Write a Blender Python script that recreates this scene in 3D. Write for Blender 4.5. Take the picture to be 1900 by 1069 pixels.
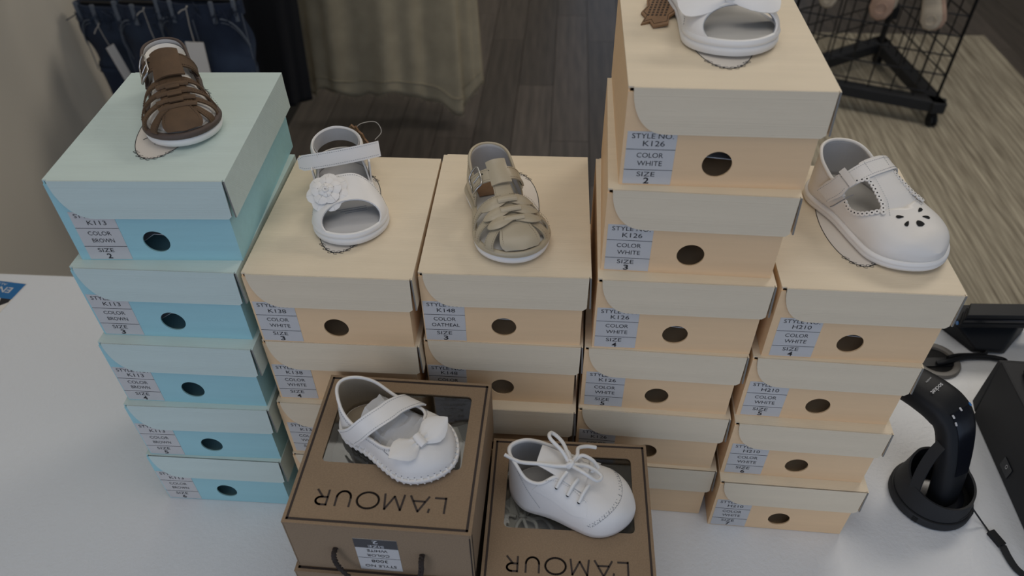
import bpy, bmesh, math, random
import numpy as np
from mathutils import Vector, Matrix
PI = math.pi
random.seed(7)
for o in list(bpy.data.objects): bpy.data.objects.remove(o)
SC = bpy.context.scene
COL = SC.collection
TZ = 0.75                     # table top above the floor
STORE = math.radians(-4.4)    # the shop's own axes, turned from the camera's

# ------------------------------------------------------------------ camera
F, ZC, PITCH, ROLL = 1387.39, 0.81672, 0.74566, -0.01363
cp, sp, cr, sr = math.cos(PITCH), math.sin(PITCH), math.cos(ROLL), math.sin(ROLL)
fw = Vector((0, cp, -sp)); r0 = Vector((1, 0, 0)); u0 = Vector((0, sp, cp))
rr = r0*cr + u0*sr; uu = -r0*sr + u0*cr
cd = bpy.data.cameras.new('camera'); co = bpy.data.objects.new('camera', cd); COL.objects.link(co)
cd.sensor_width = 36; cd.lens = F*36/1900; cd.clip_start = 0.02; cd.clip_end = 60
M = Matrix((rr, uu, -fw)).transposed().to_4x4(); M.translation = (0, 0, ZC+TZ); co.matrix_world = M
cd.dof.use_dof = True; cd.dof.focus_distance = 0.78; cd.dof.aperture_fstop = 6.0
SC.camera = co
# ------------------------------------------------------------------ world, lamps, exposure
w = bpy.data.worlds.new('world'); SC.world = w; w.use_nodes = True
bg = w.node_tree.nodes['Background']; bg.inputs[0].default_value = (0.58, 0.73, 1.0, 1); bg.inputs[1].default_value = 1.0
def area(name, loc, rot, sx, sy, power, col):
    l = bpy.data.lights.new(name, 'AREA'); l.shape = 'RECTANGLE'; l.size = sx; l.size_y = sy; l.energy = power; l.color = col
    o = bpy.data.objects.new(name, l); COL.objects.link(o); o.location = loc; o.rotation_euler = rot
    return o
area('overhead_light', (0.20, 0.25, 2.72), (0, 0, 0), 1.5, 0.9, 12.5, (1.0, 0.94, 0.87))
area('overhead_light', (1.6, 2.2, 2.72), (0, 0, 0), 1.2, 0.6, 42, (1.0, 0.93, 0.84))
area('overhead_light', (-0.1, 3.9, 2.72), (0, 0, 0), 1.2, 0.6, 21, (1.0, 0.95, 0.88))
area('overhead_light', (-0.45, 1.45, 2.72), (0, 0, 0), 1.2, 0.6, 5.5, (1.0, 0.95, 0.88))  # extra lamp, added to brighten the left wall; not a fitting of the shop
# shop-front glazing behind the photographer, to the left
area('shop_front_daylight', (-2.1, -1.6, 1.5), (math.radians(82), 0, math.radians(-44)), 2.4, 1.8, 32, (0.91, 0.885, 0.96))
SC.view_settings.view_transform = 'Standard'; SC.view_settings.look = 'None'
SC.view_settings.gamma = 1; SC.view_settings.use_curve_mapping = False
SC.view_settings.exposure = -0.84

# ------------------------------------------------------------------ materials
def mat(name, col, rough=0.6, metal=0, var=0.0, vscale=40, bump=0.0, bscale=200, stretch=(1, 1, 1), col2=None, spec=None, rnd=0.0, coat=0):
    m = bpy.data.materials.new(name); m.use_nodes = True; nt = m.node_tree; N = nt.nodes; Lk = nt.links
    b = N['Principled BSDF']; b.inputs['Roughness'].default_value = rough; b.inputs['Metallic'].default_value = metal
    if spec is not None: b.inputs['Specular IOR Level'].default_value = spec
    if coat: b.inputs['Coat Weight'].default_value = coat
    c = (*col, 1); b.inputs['Base Color'].default_value = c
    tc = N.new('ShaderNodeTexCoord'); mp = N.new('ShaderNodeMapping'); mp.inputs['Scale'].default_value = stretch
    Lk.new(tc.outputs['Object'], mp.inputs[0]); src = None
    if var or col2:
        nz = N.new('ShaderNodeTexNoise'); nz.inputs['Scale'].default_value = vscale; nz.inputs['Detail'].default_value = 5
        Lk.new(mp.outputs[0], nz.inputs['Vector'])
        rp = N.new('ShaderNodeValToRGB'); rp.color_ramp.elements[0].position = 0.3; rp.color_ramp.elements[1].position = 0.7
        d = col2 or tuple(x*(1-var) for x in col)
        rp.color_ramp.elements[0].color = (*d, 1); rp.color_ramp.elements[1].color = c
        Lk.new(nz.outputs[0], rp.inputs[0]); src = rp.outputs[0]
    if rnd:
        oi = N.new('ShaderNodeObjectInfo'); mr = N.new('ShaderNodeMapRange')
        mr.inputs[3].default_value = 1-rnd; mr.inputs[4].default_value = 1+rnd
        Lk.new(oi.outputs['Random'], mr.inputs[0])
        mx = N.new('ShaderNodeVectorMath'); mx.operation = 'SCALE'
        if src: Lk.new(src, mx.inputs[0])
        else: mx.inputs[0].default_value = col
        Lk.new(mr.outputs[0], mx.inputs['Scale']); src = mx.outputs[0]
    if src: Lk.new(src, b.inputs['Base Color'])
    if bump:
        n2 = N.new('ShaderNodeTexNoise'); n2.inputs['Scale'].default_value = bscale; n2.inputs['Detail'].default_value = 3
        Lk.new(mp.outputs[0], n2.inputs['Vector'])
        bp = N.new('ShaderNodeBump'); bp.inputs['Strength'].default_value = bump; bp.inputs['Distance'].default_value = 0.002
        Lk.new(n2.outputs[0], bp.inputs['Height']); Lk.new(bp.outputs[0], b.inputs['Normal'])
    return m
def ribbed(name, col, rough, axis='Y', scale=220, strength=0.25, var=0.05):
    """embossed paper: fine parallel ribs"""
    m = mat(name, col, rough, var=var, vscale=14, stretch=(0.6, 9, 9)); nt = m.node_tree; N = nt.nodes; Lk = nt.links
    tc = N.new('ShaderNodeTexCoord'); ad = N.new('ShaderNodeVectorMath'); ad.operation = 'DOT_PRODUCT'
    ad.inputs[1].default_value = (0.0, 1, 1)
    Lk.new(tc.outputs['Object'], ad.inputs[0])
    nz = N.new('ShaderNodeTexNoise'); nz.noise_dimensions = '1D'; nz.inputs['Scale'].default_value = scale*4; nz.inputs['Detail'].default_value = 2
    Lk.new(ad.outputs['Value'], nz.inputs['W'])
    bp = N.new('ShaderNodeBump'); bp.inputs['Strength'].default_value = strength; bp.inputs['Distance'].default_value = 0.001
    Lk.new(nz.outputs[0], bp.inputs['Height']); Lk.new(bp.outputs[0], N['Principled BSDF'].inputs['Normal'])
    return m
MT = dict(
 cream_lid=ribbed('cream_paper', (0.79, 0.67, 0.49), 0.55), peach=ribbed('peach_paper', (0.87, 0.60, 0.345), 0.6, strength=0.12),
 aqua_lid=ribbed('pale_aqua_paper', (0.60, 0.71, 0.66), 0.55), aqua=ribbed('aqua_paper', (0.36, 0.64, 0.68), 0.6, strength=0.12),
 board=mat('raw_board', (0.22, 0.21, 0.19), 0.9), sticker=mat('sticker_paper', (0.59, 0.575, 0.555), 0.5), ink=mat('black_ink', (0.012, 0.012, 0.016), 0.6),
 oval=mat('printed_oval', (0.74, 0.68, 0.60), 0.55), tissue=mat('tissue', (0.62, 0.62, 0.62), 0.9, bump=0.5, bscale=60),
 kraft=mat('kraft_card', (0.31, 0.215, 0.13), 0.85, var=0.16, vscale=700, bump=0.12, bscale=900), darkink=mat('dark_brown_ink', (0.028, 0.016, 0.012), 0.6),
 cord=mat('dark_braided_cord', (0.035, 0.025, 0.02), 0.9, bump=0.8, bscale=700), greystick=mat('dark_grey_print', (0.05, 0.05, 0.055), 0.5),
 white=mat('white_leather', (0.83, 0.80, 0.755), 0.42, bump=0.06, bscale=500), white2=mat('warm_white_leather', (0.78, 0.745, 0.69), 0.45, bump=0.06, bscale=500),
 rubber=mat('white_rubber', (0.82, 0.80, 0.76), 0.5), lining=mat('grey_white_lining', (0.50, 0.49, 0.48), 0.8, bump=0.1, bscale=700),
 tanlin=mat('tan_lining', (0.36, 0.30, 0.22), 0.8, bump=0.1, bscale=500), insole=mat('pale_insole', (0.52, 0.50, 0.46), 0.6),
 brown=mat('brown_nubuck', (0.118, 0.066, 0.030), 0.75, var=0.3, vscale=60, bump=0.1, bscale=600), brownedge=mat('brown_edge', (0.085, 0.058, 0.045), 0.6),
 brownst=mat('brown_thread', (0.03, 0.018, 0.012), 0.8),
 oat=mat('oatmeal_leather', (0.46, 0.39, 0.27), 0.34, bump=0.06, bscale=400), oatst=mat('oatmeal_thread', (0.23, 0.18, 0.12), 0.8),
 greyst=mat('grey_thread', (0.27, 0.28, 0.30), 0.8), metal=mat('nickel', (0.5, 0.49, 0.47), 0.25, metal=1), tag=mat('tan_tag_leather', (0.26, 0.145, 0.07), 0.7, var=0.2, vscale=90),
 tagprint=mat('tag_print', (0.05, 0.028, 0.016), 0.8), blk=mat('black_plastic', (0.011, 0.012, 0.014), 0.5, spec=0.25), blkm=mat('matt_black_plastic', (0.024, 0.025, 0.027), 0.6, spec=0.25, bump=0.05, bscale=1500),
 gloss=mat('gloss_black', (0.006, 0.007, 0.011), 0.22), lightp=mat('pale_print', (0.6, 0.6, 0.6), 0.5), blackwire=mat('black_wire', (0.008, 0.008, 0.009), 0.45),
 chrome=mat('chrome', (0.6, 0.6, 0.6), 0.15, metal=1),
 table=mat('white_textured_table', (0.74, 0.755, 0.765), 0.45, bump=0.30, bscale=230), wall=mat('greige_wall_paint', (0.70, 0.64, 0.53), 0.85, bump=0.05, bscale=300),
 ceil=mat('ceiling_paint', (0.7, 0.7, 0.68), 0.9), plank=mat('dark_wood', (0.105, 0.088, 0.075), 0.36, col2=(0.055, 0.047, 0.041), vscale=7, stretch=(6, 0.5, 6), rnd=0.22), joint=mat('floor_joint', (0.01, 0.009, 0.008), 0.8),
 denim=mat('dark_denim', (0.024, 0.040, 0.072), 0.9, col2=(0.009, 0.015, 0.034), vscale=9, bump=0.3, bscale=400), denimst=mat('denim_thread', (0.12, 0.14, 0.17), 0.9),
 blackc=mat('black_cloth', (0.006, 0.007, 0.010), 0.95), linen=mat('olive_beige_linen', (0.40, 0.345, 0.235), 0.92, var=0.2, vscale=14, bump=0.35, bscale=350),
 paper=mat('white_card', (0.78, 0.74, 0.67), 0.7), string=mat('pale_string', (0.4, 0.38, 0.34), 0.8), bluep=mat('blue_print', (0.008, 0.14, 0.36), 0.35), sock=mat('cream_knit', (0.50, 0.43, 0.33), 0.95, bump=0.6, bscale=300),
 pinksock=mat('pink_knit', (0.46, 0.31, 0.23), 0.95, bump=0.6, bscale=300), skin=mat('photo_print', (0.45, 0.33, 0.26), 0.4), led=mat('blue_lens', (0.03, 0.15, 0.4), 0.2),
 grom=mat('grey_brown_plastic', (0.16, 0.15, 0.135), 0.5), void=mat('dark_void', (0.004, 0.004, 0.004), 0.9), window=mat('window_frame', (0.5, 0.5, 0.5), 0.5))
def rug_mat():
    m = bpy.data.materials.new('striated_rug'); m.use_nodes = True; nt = m.node_tree; N = nt.nodes; Lk = nt.links; b = N['Principled BSDF']
    b.inputs['Roughness'].default_value = 0.95
    tc = N.new('ShaderNodeTexCoord'); out = []
    for sc, st in ((1.0, (75, 2.2, 1)), (1.0, (230, 6, 1))):
        mp = N.new('ShaderNodeMapping'); mp.inputs['Scale'].default_value = st; Lk.new(tc.outputs['Object'], mp.inputs[0])
        nz = N.new('ShaderNodeTexNoise'); nz.inputs['Scale'].default_value = sc; nz.inputs['Detail'].default_value = 4; Lk.new(mp.outputs[0], nz.inputs['Vector']); out.append(nz.outputs[0])
    mx = N.new('ShaderNodeMath'); mx.operation = 'ADD'; Lk.new(out[0], mx.inputs[0]); Lk.new(out[1], mx.inputs[1])
    rp = N.new('ShaderNodeValToRGB'); rp.color_ramp.elements[0].position = 0.36; rp.color_ramp.elements[1].position = 0.64
    rp.color_ramp.elements[0].color = (0.135, 0.110, 0.075, 1); rp.color_ramp.elements[1].color = (0.50, 0.45, 0.34, 1)
    hf = N.new('ShaderNodeMath'); hf.operation = 'MULTIPLY'; hf.inputs[1].default_value = 0.5; Lk.new(mx.outputs[0], hf.inputs[0]); Lk.new(hf.outputs[0], rp.inputs[0])
    Lk.new(rp.outputs[0], b.inputs['Base Color'])
    bp = N.new('ShaderNodeBump'); bp.inputs['Strength'].default_value = 0.5; bp.inputs['Distance'].default_value = 0.004; Lk.new(mx.outputs[0], bp.inputs['Height']); Lk.new(bp.outputs[0], b.inputs['Normal'])
    return m
MT['rug'] = rug_mat()
def film_mat():
    m = bpy.data.materials.new('clear_film'); m.use_nodes = True; nt = m.node_tree; N = nt.nodes; Lk = nt.links
    N.remove(N['Principled BSDF']); t = N.new('ShaderNodeBsdfTransparent'); t.inputs[0].default_value = (0.86, 0.87, 0.86, 1)
    g = N.new('ShaderNodeBsdfGlossy'); g.inputs['Roughness'].default_value = 0.06; mx = N.new('ShaderNodeMixShader')
    fr = N.new('ShaderNodeFresnel'); fr.inputs[0].default_value = 1.5
    Lk.new(fr.outputs[0], mx.inputs[0]); Lk.new(t.outputs[0], mx.inputs[1]); Lk.new(g.outputs[0], mx.inputs[2]); Lk.new(mx.outputs[0], N['Material Output'].inputs[0])
    return m
MT['film'] = film_mat()

# ------------------------------------------------------------------ mesh helpers
def link(name, me, m, parent=None):
    o = bpy.data.objects.new(name, me); COL.objects.link(o)
    for mm in (m if isinstance(m, (list, tuple)) else [m]): me.materials.append(MT[mm])
    if parent: o.parent = parent
    return o
class MB:
    def __init__(s): s.v = []; s.f = []; s.mi = []
    def add(s, V, Fc, mi=0):
        n = len(s.v); s.v += [tuple(map(float, p)) for p in V]; s.f += [tuple(i+n for i in f) for f in Fc]; s.mi += [mi]*len(Fc); return s
    def box(s, a, b, mi=0, M=None):
        (x0, y0, z0), (x1, y1, z1) = a, b
        V = [(x0,y0,z0),(x1,y0,z0),(x1,y1,z0),(x0,y1,z0),(x0,y0,z1),(x1,y0,z1),(x1,y1,z1),(x0,y1,z1)]
        if M is not None: V = [M @ Vector(p) for p in V]
        return s.add(V, [(0,3,2,1),(4,5,6,7),(0,1,5,4),(1,2,6,5),(2,3,7,6),(3,0,4,7)], mi)
    def tube(s, path, r, seg=8, closed=False, mi=0, flat=1.0):
        P = [Vector(p) for p in path]; n = len(P); rs = r if isinstance(r, (list, tuple, np.ndarray)) else [r]*n
        V = []; up = Vector((0, 0, 1)); prev = None
        for i in range(n):
            a = P[(i-1) % n] if (closed or i > 0) else P[0]; b = P[(i+1) % n] if (closed or i < n-1) else P[-1]
            t = (b-a).normalized()
            if prev is None:
                q = up if abs(t.z) < 0.9 else Vector((1, 0, 0)); x = t.cross(q).normalized()
            else: x = (prev - t*prev.dot(t)).normalized()
            prev = x; y = t.cross(x)
            for k in range(seg):
                a2 = 2*PI*k/seg; V.append(P[i] + x*(math.cos(a2)*rs[i]) + y*(math.sin(a2)*rs[i]*flat))
        Fc = []
        for i in range(n if closed else n-1):
            for k in range(seg):
                j = (i+1) % n; Fc.append((i*seg+k, i*seg+(k+1) % seg, j*seg+(k+1) % seg, j*seg+k))
        if not closed: Fc += [tuple(range(seg))[::-1], tuple((n-1)*seg+k for k in range(seg))]
        return s.add(V, Fc, mi)
    def grid(s, P, mi=0, wrap=False):
        n, m = P.shape[:2]; V = P.reshape(-1, 3); Fc = []
        for i in range(n-1):
            for j in range(m if wrap else m-1): Fc.append((i*m+j, (i+1)*m+j, (i+1)*m+(j+1) % m, i*m+(j+1) % m))
        return s.add(V, Fc, mi)
    def shell(s, P, th, mi=0, inner=True):
        """solid strap / sheet: grid P plus a copy pushed along its normals"""
        P = np.asarray(P, float); n, m = P.shape[:2]
        du = np.gradient(P, axis=0); dv = np.gradient(P, axis=1); Nn = np.cross(du, dv)
        Nn /= (np.linalg.norm(Nn, axis=2, keepdims=True)+1e-12)
        if th < 0: Nn = -Nn; th = -th
        Q = P + Nn*th; a = len(s.v); V = np.concatenate([P.reshape(-1, 3), Q.reshape(-1, 3)]); k = n*m; Fc = []
        for i in range(n-1):
            for j in range(m-1):
                q = (i*m+j, (i+1)*m+j, (i+1)*m+j+1, i*m+j+1); Fc += [q[::-1], tuple(x+k for x in q)]
        for i in range(n-1):
            for j in (0, m-1): Fc.append((i*m+j, (i+1)*m+j, (i+1)*m+j+k, i*m+j+k))
        for j in range(m-1):
            for i in (0, n-1): Fc.append((i*m+j, i*m+j+1, i*m+j+1+k, i*m+j+k))
        return s.add(V, Fc, mi)
    def prism(s, poly, z0, z1, mi=0, M=None):
        n = len(poly); V = [(p[0], p[1], z0) for p in poly]+[(p[0], p[1], z1) for p in poly]
        if M is not None: V = [M @ Vector(p) for p in V]
        return s.add(V, [tuple(range(n))[::-1], tuple(range(n, 2*n))]+[(i, (i+1) % n, (i+1) % n+n, i+n) for i in range(n)], mi)
    def rings(s, R, mi=0, cap=True):
        n = len(R[0]); V = [p for r in R for p in r]; Fc = []
        for i in range(len(R)-1):
            for k in range(n): Fc.append((i*n+k, i*n+(k+1) % n, (i+1)*n+(k+1) % n, (i+1)*n+k))
        if cap: Fc += [tuple(range(n))[::-1], tuple((len(R)-1)*n+k for k in range(n))]
        return s.add(V, Fc, mi)
    def mesh(s, name, smooth=None, merge=0, recalc=True):
        me = bpy.data.meshes.new(name); me.from_pydata(s.v, [], s.f); me.polygons.foreach_set('material_index', s.mi)
        bm = bmesh.new(); bm.from_mesh(me)
        if merge: bmesh.ops.remove_doubles(bm, verts=bm.verts, dist=merge)
        if recalc: bmesh.ops.recalc_face_normals(bm, faces=bm.faces)
        bm.to_mesh(me); bm.free()
        if smooth is not None:
            me.polygons.foreach_set('use_smooth', [True]*len(me.polygons)); me.set_sharp_from_angle(angle=math.radians(smooth))
        me.update(); return me
    def build(s, name, m, parent=None, smooth=None, merge=0, recalc=True): return link(name, s.mesh(name, smooth, merge, recalc), m, parent)
def empty(name, loc, rz=0, rot=None):
    o = bpy.data.objects.new(name, None); o.empty_display_size = 0.02; COL.objects.link(o); o.location = loc
    o.rotation_euler = rot or (0, 0, rz); return o
def tag(o, label, cat, group=None):
    o['label'] = label; o['category'] = cat
    if group: o['group'] = group
    return o
def struct(o): o['kind'] = 'structure'; return o
def bevel(o, wd, seg=2):
    b = o.modifiers.new('bevel', 'BEVEL'); b.width = wd; b.segments = seg; b.limit_method = 'ANGLE'; b.angle_limit = math.radians(40); return o
def copy_tree(o, parent=None):
    c = o.copy(); COL.objects.link(c)
    if parent: c.parent = parent
    for ch in list(o.children): copy_tree(ch, c)
    return c
_tc = {}
def text_data(s, bold=0.0):
    if (s, bold) not in _tc:
        cu = bpy.data.curves.new('t', 'FONT'); cu.body = s; cu.size = 1; cu.resolution_u = 3; cu.offset = bold
        cu.align_x = 'LEFT'; o = bpy.data.objects.new('t', cu); COL.objects.link(o)
        dg = bpy.context.evaluated_depsgraph_get(); me = bpy.data.meshes.new_from_object(o.evaluated_get(dg))
        V = np.array([v.co[:] for v in me.vertices]); Fc = [tuple(p.vertices) for p in me.polygons]
        bpy.data.objects.remove(o); bpy.data.curves.remove(cu); bpy.data.meshes.remove(me)
        V[:, :2] -= V[:, :2].min(0); V[:, 2] = 0; _tc[(s, bold)] = (V, Fc)
    return _tc[(s, bold)]
def put_text(mb, s, wd, ht, Mx, bold=0.0, mi=0):
    """flat lettering of given width and cap height, centred at Mx's origin, in Mx's xy plane"""
    V, Fc = text_data(s, bold); sz = V.max(0); k = np.array([wd/sz[0], ht/sz[1], 1])
    Q = V*k; Q[:, 0] -= wd/2; Q[:, 1] -= ht/2
    mb.add([Mx @ Vector(p) for p in Q], Fc, mi)
def frame(o, x, y):
    x = Vector(x).normalized(); y = Vector(y); y = (y-x*y.dot(x)).normalized(); z = x.cross(y)
    m = Matrix((x, y, z)).transposed().to_4x4(); m.translation = Vector(o); return m
def spline(pts, n, closed=False):
    P = np.array(pts, float); k = len(P)
    if closed: P = np.vstack([P, P[:1]]); T = (np.roll(P[:-1], -1, 0)-np.roll(P[:-1], 1, 0))/2; T = np.vstack([T, T[:1]])
    else: T = np.gradient(P, axis=0)
    out = []; m = len(P)-1
    for u in np.linspace(0, m, n, endpoint=not closed):
        i = min(int(u), m-1); t = u-i; h = (2*t**3-3*t**2+1, t**3-2*t**2+t, -2*t**3+3*t**2, t**3-t**2)
        out.append(h[0]*P[i]+h[1]*T[i]+h[2]*P[i+1]+h[3]*T[i+1])
    return np.array(out)
def knots(kn):
    X = np.array([k[0] for k in kn], float); Y = np.array([k[1] for k in kn], float)
    T = np.gradient(Y, X)
    def f(t):
        t = np.clip(np.asarray(t, float), X[0], X[-1]); i = np.clip(np.searchsorted(X, t, side='right')-1, 0, len(X)-2)
        h = X[i+1]-X[i]; u = (t-X[i])/h
        return (2*u**3-3*u**2+1)*Y[i]+(u**3-2*u**2+u)*h*T[i]+(-2*u**3+3*u**2)*Y[i+1]+(u**3-u**2)*h*T[i+1]
    return f

# ------------------------------------------------------------------ the room
def shop(x, y, z=0.0):    # shop axes -> world, about the left end of the table's back edge
    c, s = math.cos(STORE), math.sin(STORE); return Vector((-0.851+c*x-s*y, 0.939+s*x+c*y, z))
fl = struct(MB().box((-1.8, -3.4, -0.06), (5.6, 6.4, -0.012)).build('floor', 'joint')); fl.rotation_euler.z = STORE
pm = []
for L_ in (1.2, 0.75, 0.45): pm.append(MB().box((0.0012, 0.0012, -0.013), (0.1508, L_-0.0012, 0.0)).mesh('plank')); pm[-1].materials.append(MT['plank'])
col_i = 0
x = -1.102
while x < 3.75:
    y = 0.6; first = True
    while y < 5.4:
        k = 0 if not first else (0, 1, 2)[col_i % 3]; L_ = (1.2, 0.75, 0.45)[k]; first = False
        p = bpy.data.objects.new('plank', pm[k]); COL.objects.link(p); p.parent = fl; p.location = (x, y, 0); y += L_
    x += 0.152; col_i += 1
def slab(name, a, b, m): o = struct(MB().box(a, b).build(name, m)); o.rotation_euler.z = STORE; return o
slab('wall_left', (-1.65, -1.0, -0.012), (-1.525, 6.3, 2.8), 'wall')
slab('wall_right', (4.6, -1.0, -0.012), (4.72, 6.3, 2.8), 'wall')
wb = MB()
for a, b in (((-1.525, 6.2, -0.012), (0.0, 6.3, 2.8)), ((1.9, 6.2, -0.012), (4.6, 6.3, 2.8)), ((0.0, 6.2, -0.012), (1.9, 6.3, 0.35)), ((0.0, 6.2, 2.3), (1.9, 6.3, 2.8))): wb.box(a, b)
b_ = struct(wb.build('wall_back', 'wall')); b_.rotation_euler.z = STORE
wn = MB()
for a, b in (((0, 6.22, 0.35), (0.05, 6.28, 2.3)), ((1.85, 6.22, 0.35), (1.9, 6.28, 2.3)), ((0.05, 6.22, 0.35), (1.85, 6.28, 0.4)), ((0.05, 6.22, 2.25), (1.85, 6.28, 2.3)), ((0.93, 6.22, 0.4), (0.97, 6.28, 2.25))): wn.box(a, b)
wo = struct(wn.build('window_1', 'window')); wo.rotation_euler.z = STORE
for x0, x1 in ((0.05, 0.93), (0.97, 1.85)): MB().box((x0, 6.248, 0.4), (x1, 6.252, 2.25)).build('pane', 'film', wo)
slab('ceiling', (-1.65, -1.0, 2.8), (4.72, 6.3, 2.88), 'ceil')
# rug
rg = MB().box((-0.72, -1.3, 0), (0.72, 1.3, 0.008)).build('area_rug', 'rug'); bevel(rg, 0.003)
rg.location = (1.455, 2.18, 0.0005); rg.rotation_euler.z = STORE
tag(rg, 'grey-beige striated low-pile rug under the black wire rack', 'rug')

# ------------------------------------------------------------------ table
tb = empty('display_table', shop(0.9, -0.42, 0), STORE)
tag(tb, 'long white-topped display table carrying all the shoe boxes', 'table')
o = MB().box((-1.20, -0.36, TZ-0.035), (1.25, 0.42, TZ)).build('tabletop', 'table', tb); bevel(o, 0.004)
for sx in (-1.12, 1.17):
    for sy in (-0.28, 0.34): bevel(MB().box((sx-0.025, sy-0.025, 0.0005), (sx+0.025, sy+0.025, TZ-0.035)).build('leg', 'table', tb), 0.003)

# ------------------------------------------------------------------ hinged-lid shoe boxes
W, WB_, D, H, HL = 0.160, 0.1535, 0.199, 0.0900, 0.0398
TH = 0.0014
HX, HZ, HR = 0.0785, 0.0222, 0.0122
def body_mesh(aqua):
    mb = MB(); t = TH; top = H-0.0016
    mb.box((0, t, 0), (WB_, D-t, t)); mb.box((0, t, t), (t, D-t, top)); mb.box((WB_-t, t, t), (WB_, D-t, H-0.004)); mb.box((0, D-t, 0), (WB_, D, H-0.004))
    # front panel with a round finger hole
    n = 32; tp = H-0.004; inner = [(HX+HR*math.cos(2*PI*k/n), HZ+HR*math.sin(2*PI*k/n)) for k in range(n)]; outer = []
    for k in range(n):
        c, s = math.cos(2*PI*k/n), math.sin(2*PI*k/n); q = []
        if c > 1e-9: q.append((WB_-HX)/c)
        if c < -1e-9: q.append(-HX/c)
        if s > 1e-9: q.append((tp-HZ)/s)
        if s < -1e-9: q.append(-HZ/s)
        r = min(q); outer.append([HX+r*c, HZ+r*s])
    for cx, cz in ((0, 0), (WB_, 0), (0, tp), (WB_, tp)):
        i = min(range(n), key=lambda k: abs(math.atan2(math.sin(2*PI*k/n-math.atan2(cz-HZ, cx-HX)), math.cos(2*PI*k/n-math.atan2(cz-HZ, cx-HX))))); outer[i] = [cx, cz]
    V = [(x, 0, z) for x, z in inner]+[(x, 0, z) for x, z in outer]+[(x, t, z) for x, z in inner]+[(x, t, z) for x, z in outer]; Fc = []; mi = []
    for k in range(n):
        j = (k+1) % n; Fc += [(k, j, j+n, k+n), (k+2*n, k+3*n, j+3*n, j+2*n), (k, k+2*n, j+2*n, j), (k+n, j+n, j+3*n, k+3*n)]
    mb.add(V, Fc); return mb.mesh('body')
def lid_mesh():
    mb = MB(); t = TH; fo = 0.0012
    mb.box((0, 0.0012, H-t), (W, D, H))
    # front flap with the swept corner at the hinge
    poly = [(W-0.0022, H), (W-0.0026, H-HL+0.003), (W-0.0060, H-HL)]
    a0, b0 = 0.030, HL
    cur = [(0.0042+a0*(1-math.cos(u)**0.85) if math.cos(u) > 0 else 0.0042+a0, H-b0*math.sin(u)) for u in np.linspace(PI/2, 0, 12)]
    poly += cur
    n = len(poly)
    def py(z, off): return -fo*(H-z)/HL-off
    V = [(x, py(z, 0.0012), z) for x, z in poly]+[(x, py(z, -0.0002), z) for x, z in poly]
    mb.add(V, [tuple(range(n)), tuple(range(n, 2*n))[::-1]])
    mb.add([V[i] for i in range(2*n)], [(i, (i+1) % n, (i+1) % n+n, i+n) for i in range(n)], 1)
    mb.box((0.0042, -0.0012, H-t), (W-0.0022, 0.0012, H))
    # right and back flaps
    V = [(W-t, -0.0006, H-0.0002), (W, -0.0006, H-0.0002), (W, D, H-0.0002), (W-t, D, H-0.0002), (W-t+0.0014, -0.0012, H-HL+0.0015), (W+0.0014, -0.0012, H-HL+0.0015), (W+0.0012, D, H-HL), (W-t+0.0012, D, H-HL)]
    mb.add(V, [(0, 1, 2, 3), (4, 7, 6, 5), (1, 5, 6, 2), (2, 6, 7, 3), (3, 7, 4, 0)]); mb.add(V, [(0, 4, 5, 1)], 1)
    mb.box((0.004, D-0.0002, H-HL), (W, D+0.0012, H))
    return mb.mesh('lid')
BODY = {}; LID = {}
for c in ('peach', 'aqua'):
    BODY[c] = body_mesh(c); BODY[c].materials.append(MT[c]); LID[c] = lid_mesh(); LID[c].materials.append(MT['cream_lid' if c == 'peach' else 'aqua_lid']); LID[c].materials.append(MT['board'])
def tissue_mesh(wd, dp, z, amp, seed):
    rs = np.random.RandomState(seed); n, m = 14, 12; g = rs.rand(n, m)*amp; X, Y = np.meshgrid(np.linspace(0, wd, n), np.linspace(0, dp, m), indexing='ij')
    mb = MB(); mb.shell(np.stack([X, Y, z+g], -1), -0.0006); return mb.mesh('tissue_paper', 30)
TIS = tissue_mesh(WB_-0.012, D-0.02, 0.006, 0.022, 3); TIS.materials.append(MT['tissue'])
OVR = (0.0278, 0.066)
def lid_oval(parent, mark=False):
    mb = MB(); n = 64; cx, cy = 0.0812, 0.100
    ring = lambda k: [(cx+OVR[0]*k*math.cos(2*PI*i/n), cy+OVR[1]*k*math.sin(2*PI*i/n), 0) for i in range(n)]
    mb.prism([p[:2] for p in ring(1.0)], H+0.00005, H+0.00022); o = mb.build('printed_oval', 'oval', parent)
    o['label'] = 'off-white oval print with a lace border'
    l = MB(); P = [Vector((p[0], p[1], H+0.0003)) for p in ring(1.0)]; l.tube(P, 0.00035, 4, True, flat=0.5)
    for k in range(26):        # lace curls at both ends of the oval
        a = -PI/2+(k % 13-6)*0.105+(PI if k > 12 else 0); c = Vector((cx+OVR[0]*1.0*math.cos(a), cy+OVR[1]*1.0*math.sin(a)+(0.0008 if k % 2 else -0.0008), H+0.0003))
        l.tube([c+Vector((0.0021*math.cos(q), 0.0014*math.sin(q), 0)) for q in np.linspace(0.3, 5.6, 9)], 0.00027, 4, False, flat=0.5)
    for a, b in () if not mark else (((-0.017, -0.034), (-0.012, -0.028)), ((-0.012, -0.028), (-0.0105, -0.034)), ((-0.0105, -0.034), (-0.006, -0.029)), ((-0.006, -0.029), (-0.0045, -0.035)), ((-0.004, -0.041), (-0.0025, -0.0415))):
        l.tube([(cx+a[0], cy+a[1], H+0.0003), (cx+b[0], cy+b[1], H+0.0003)], 0.0006, 4, flat=0.4)
    l.build('line_print', 'ink', o)
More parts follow.
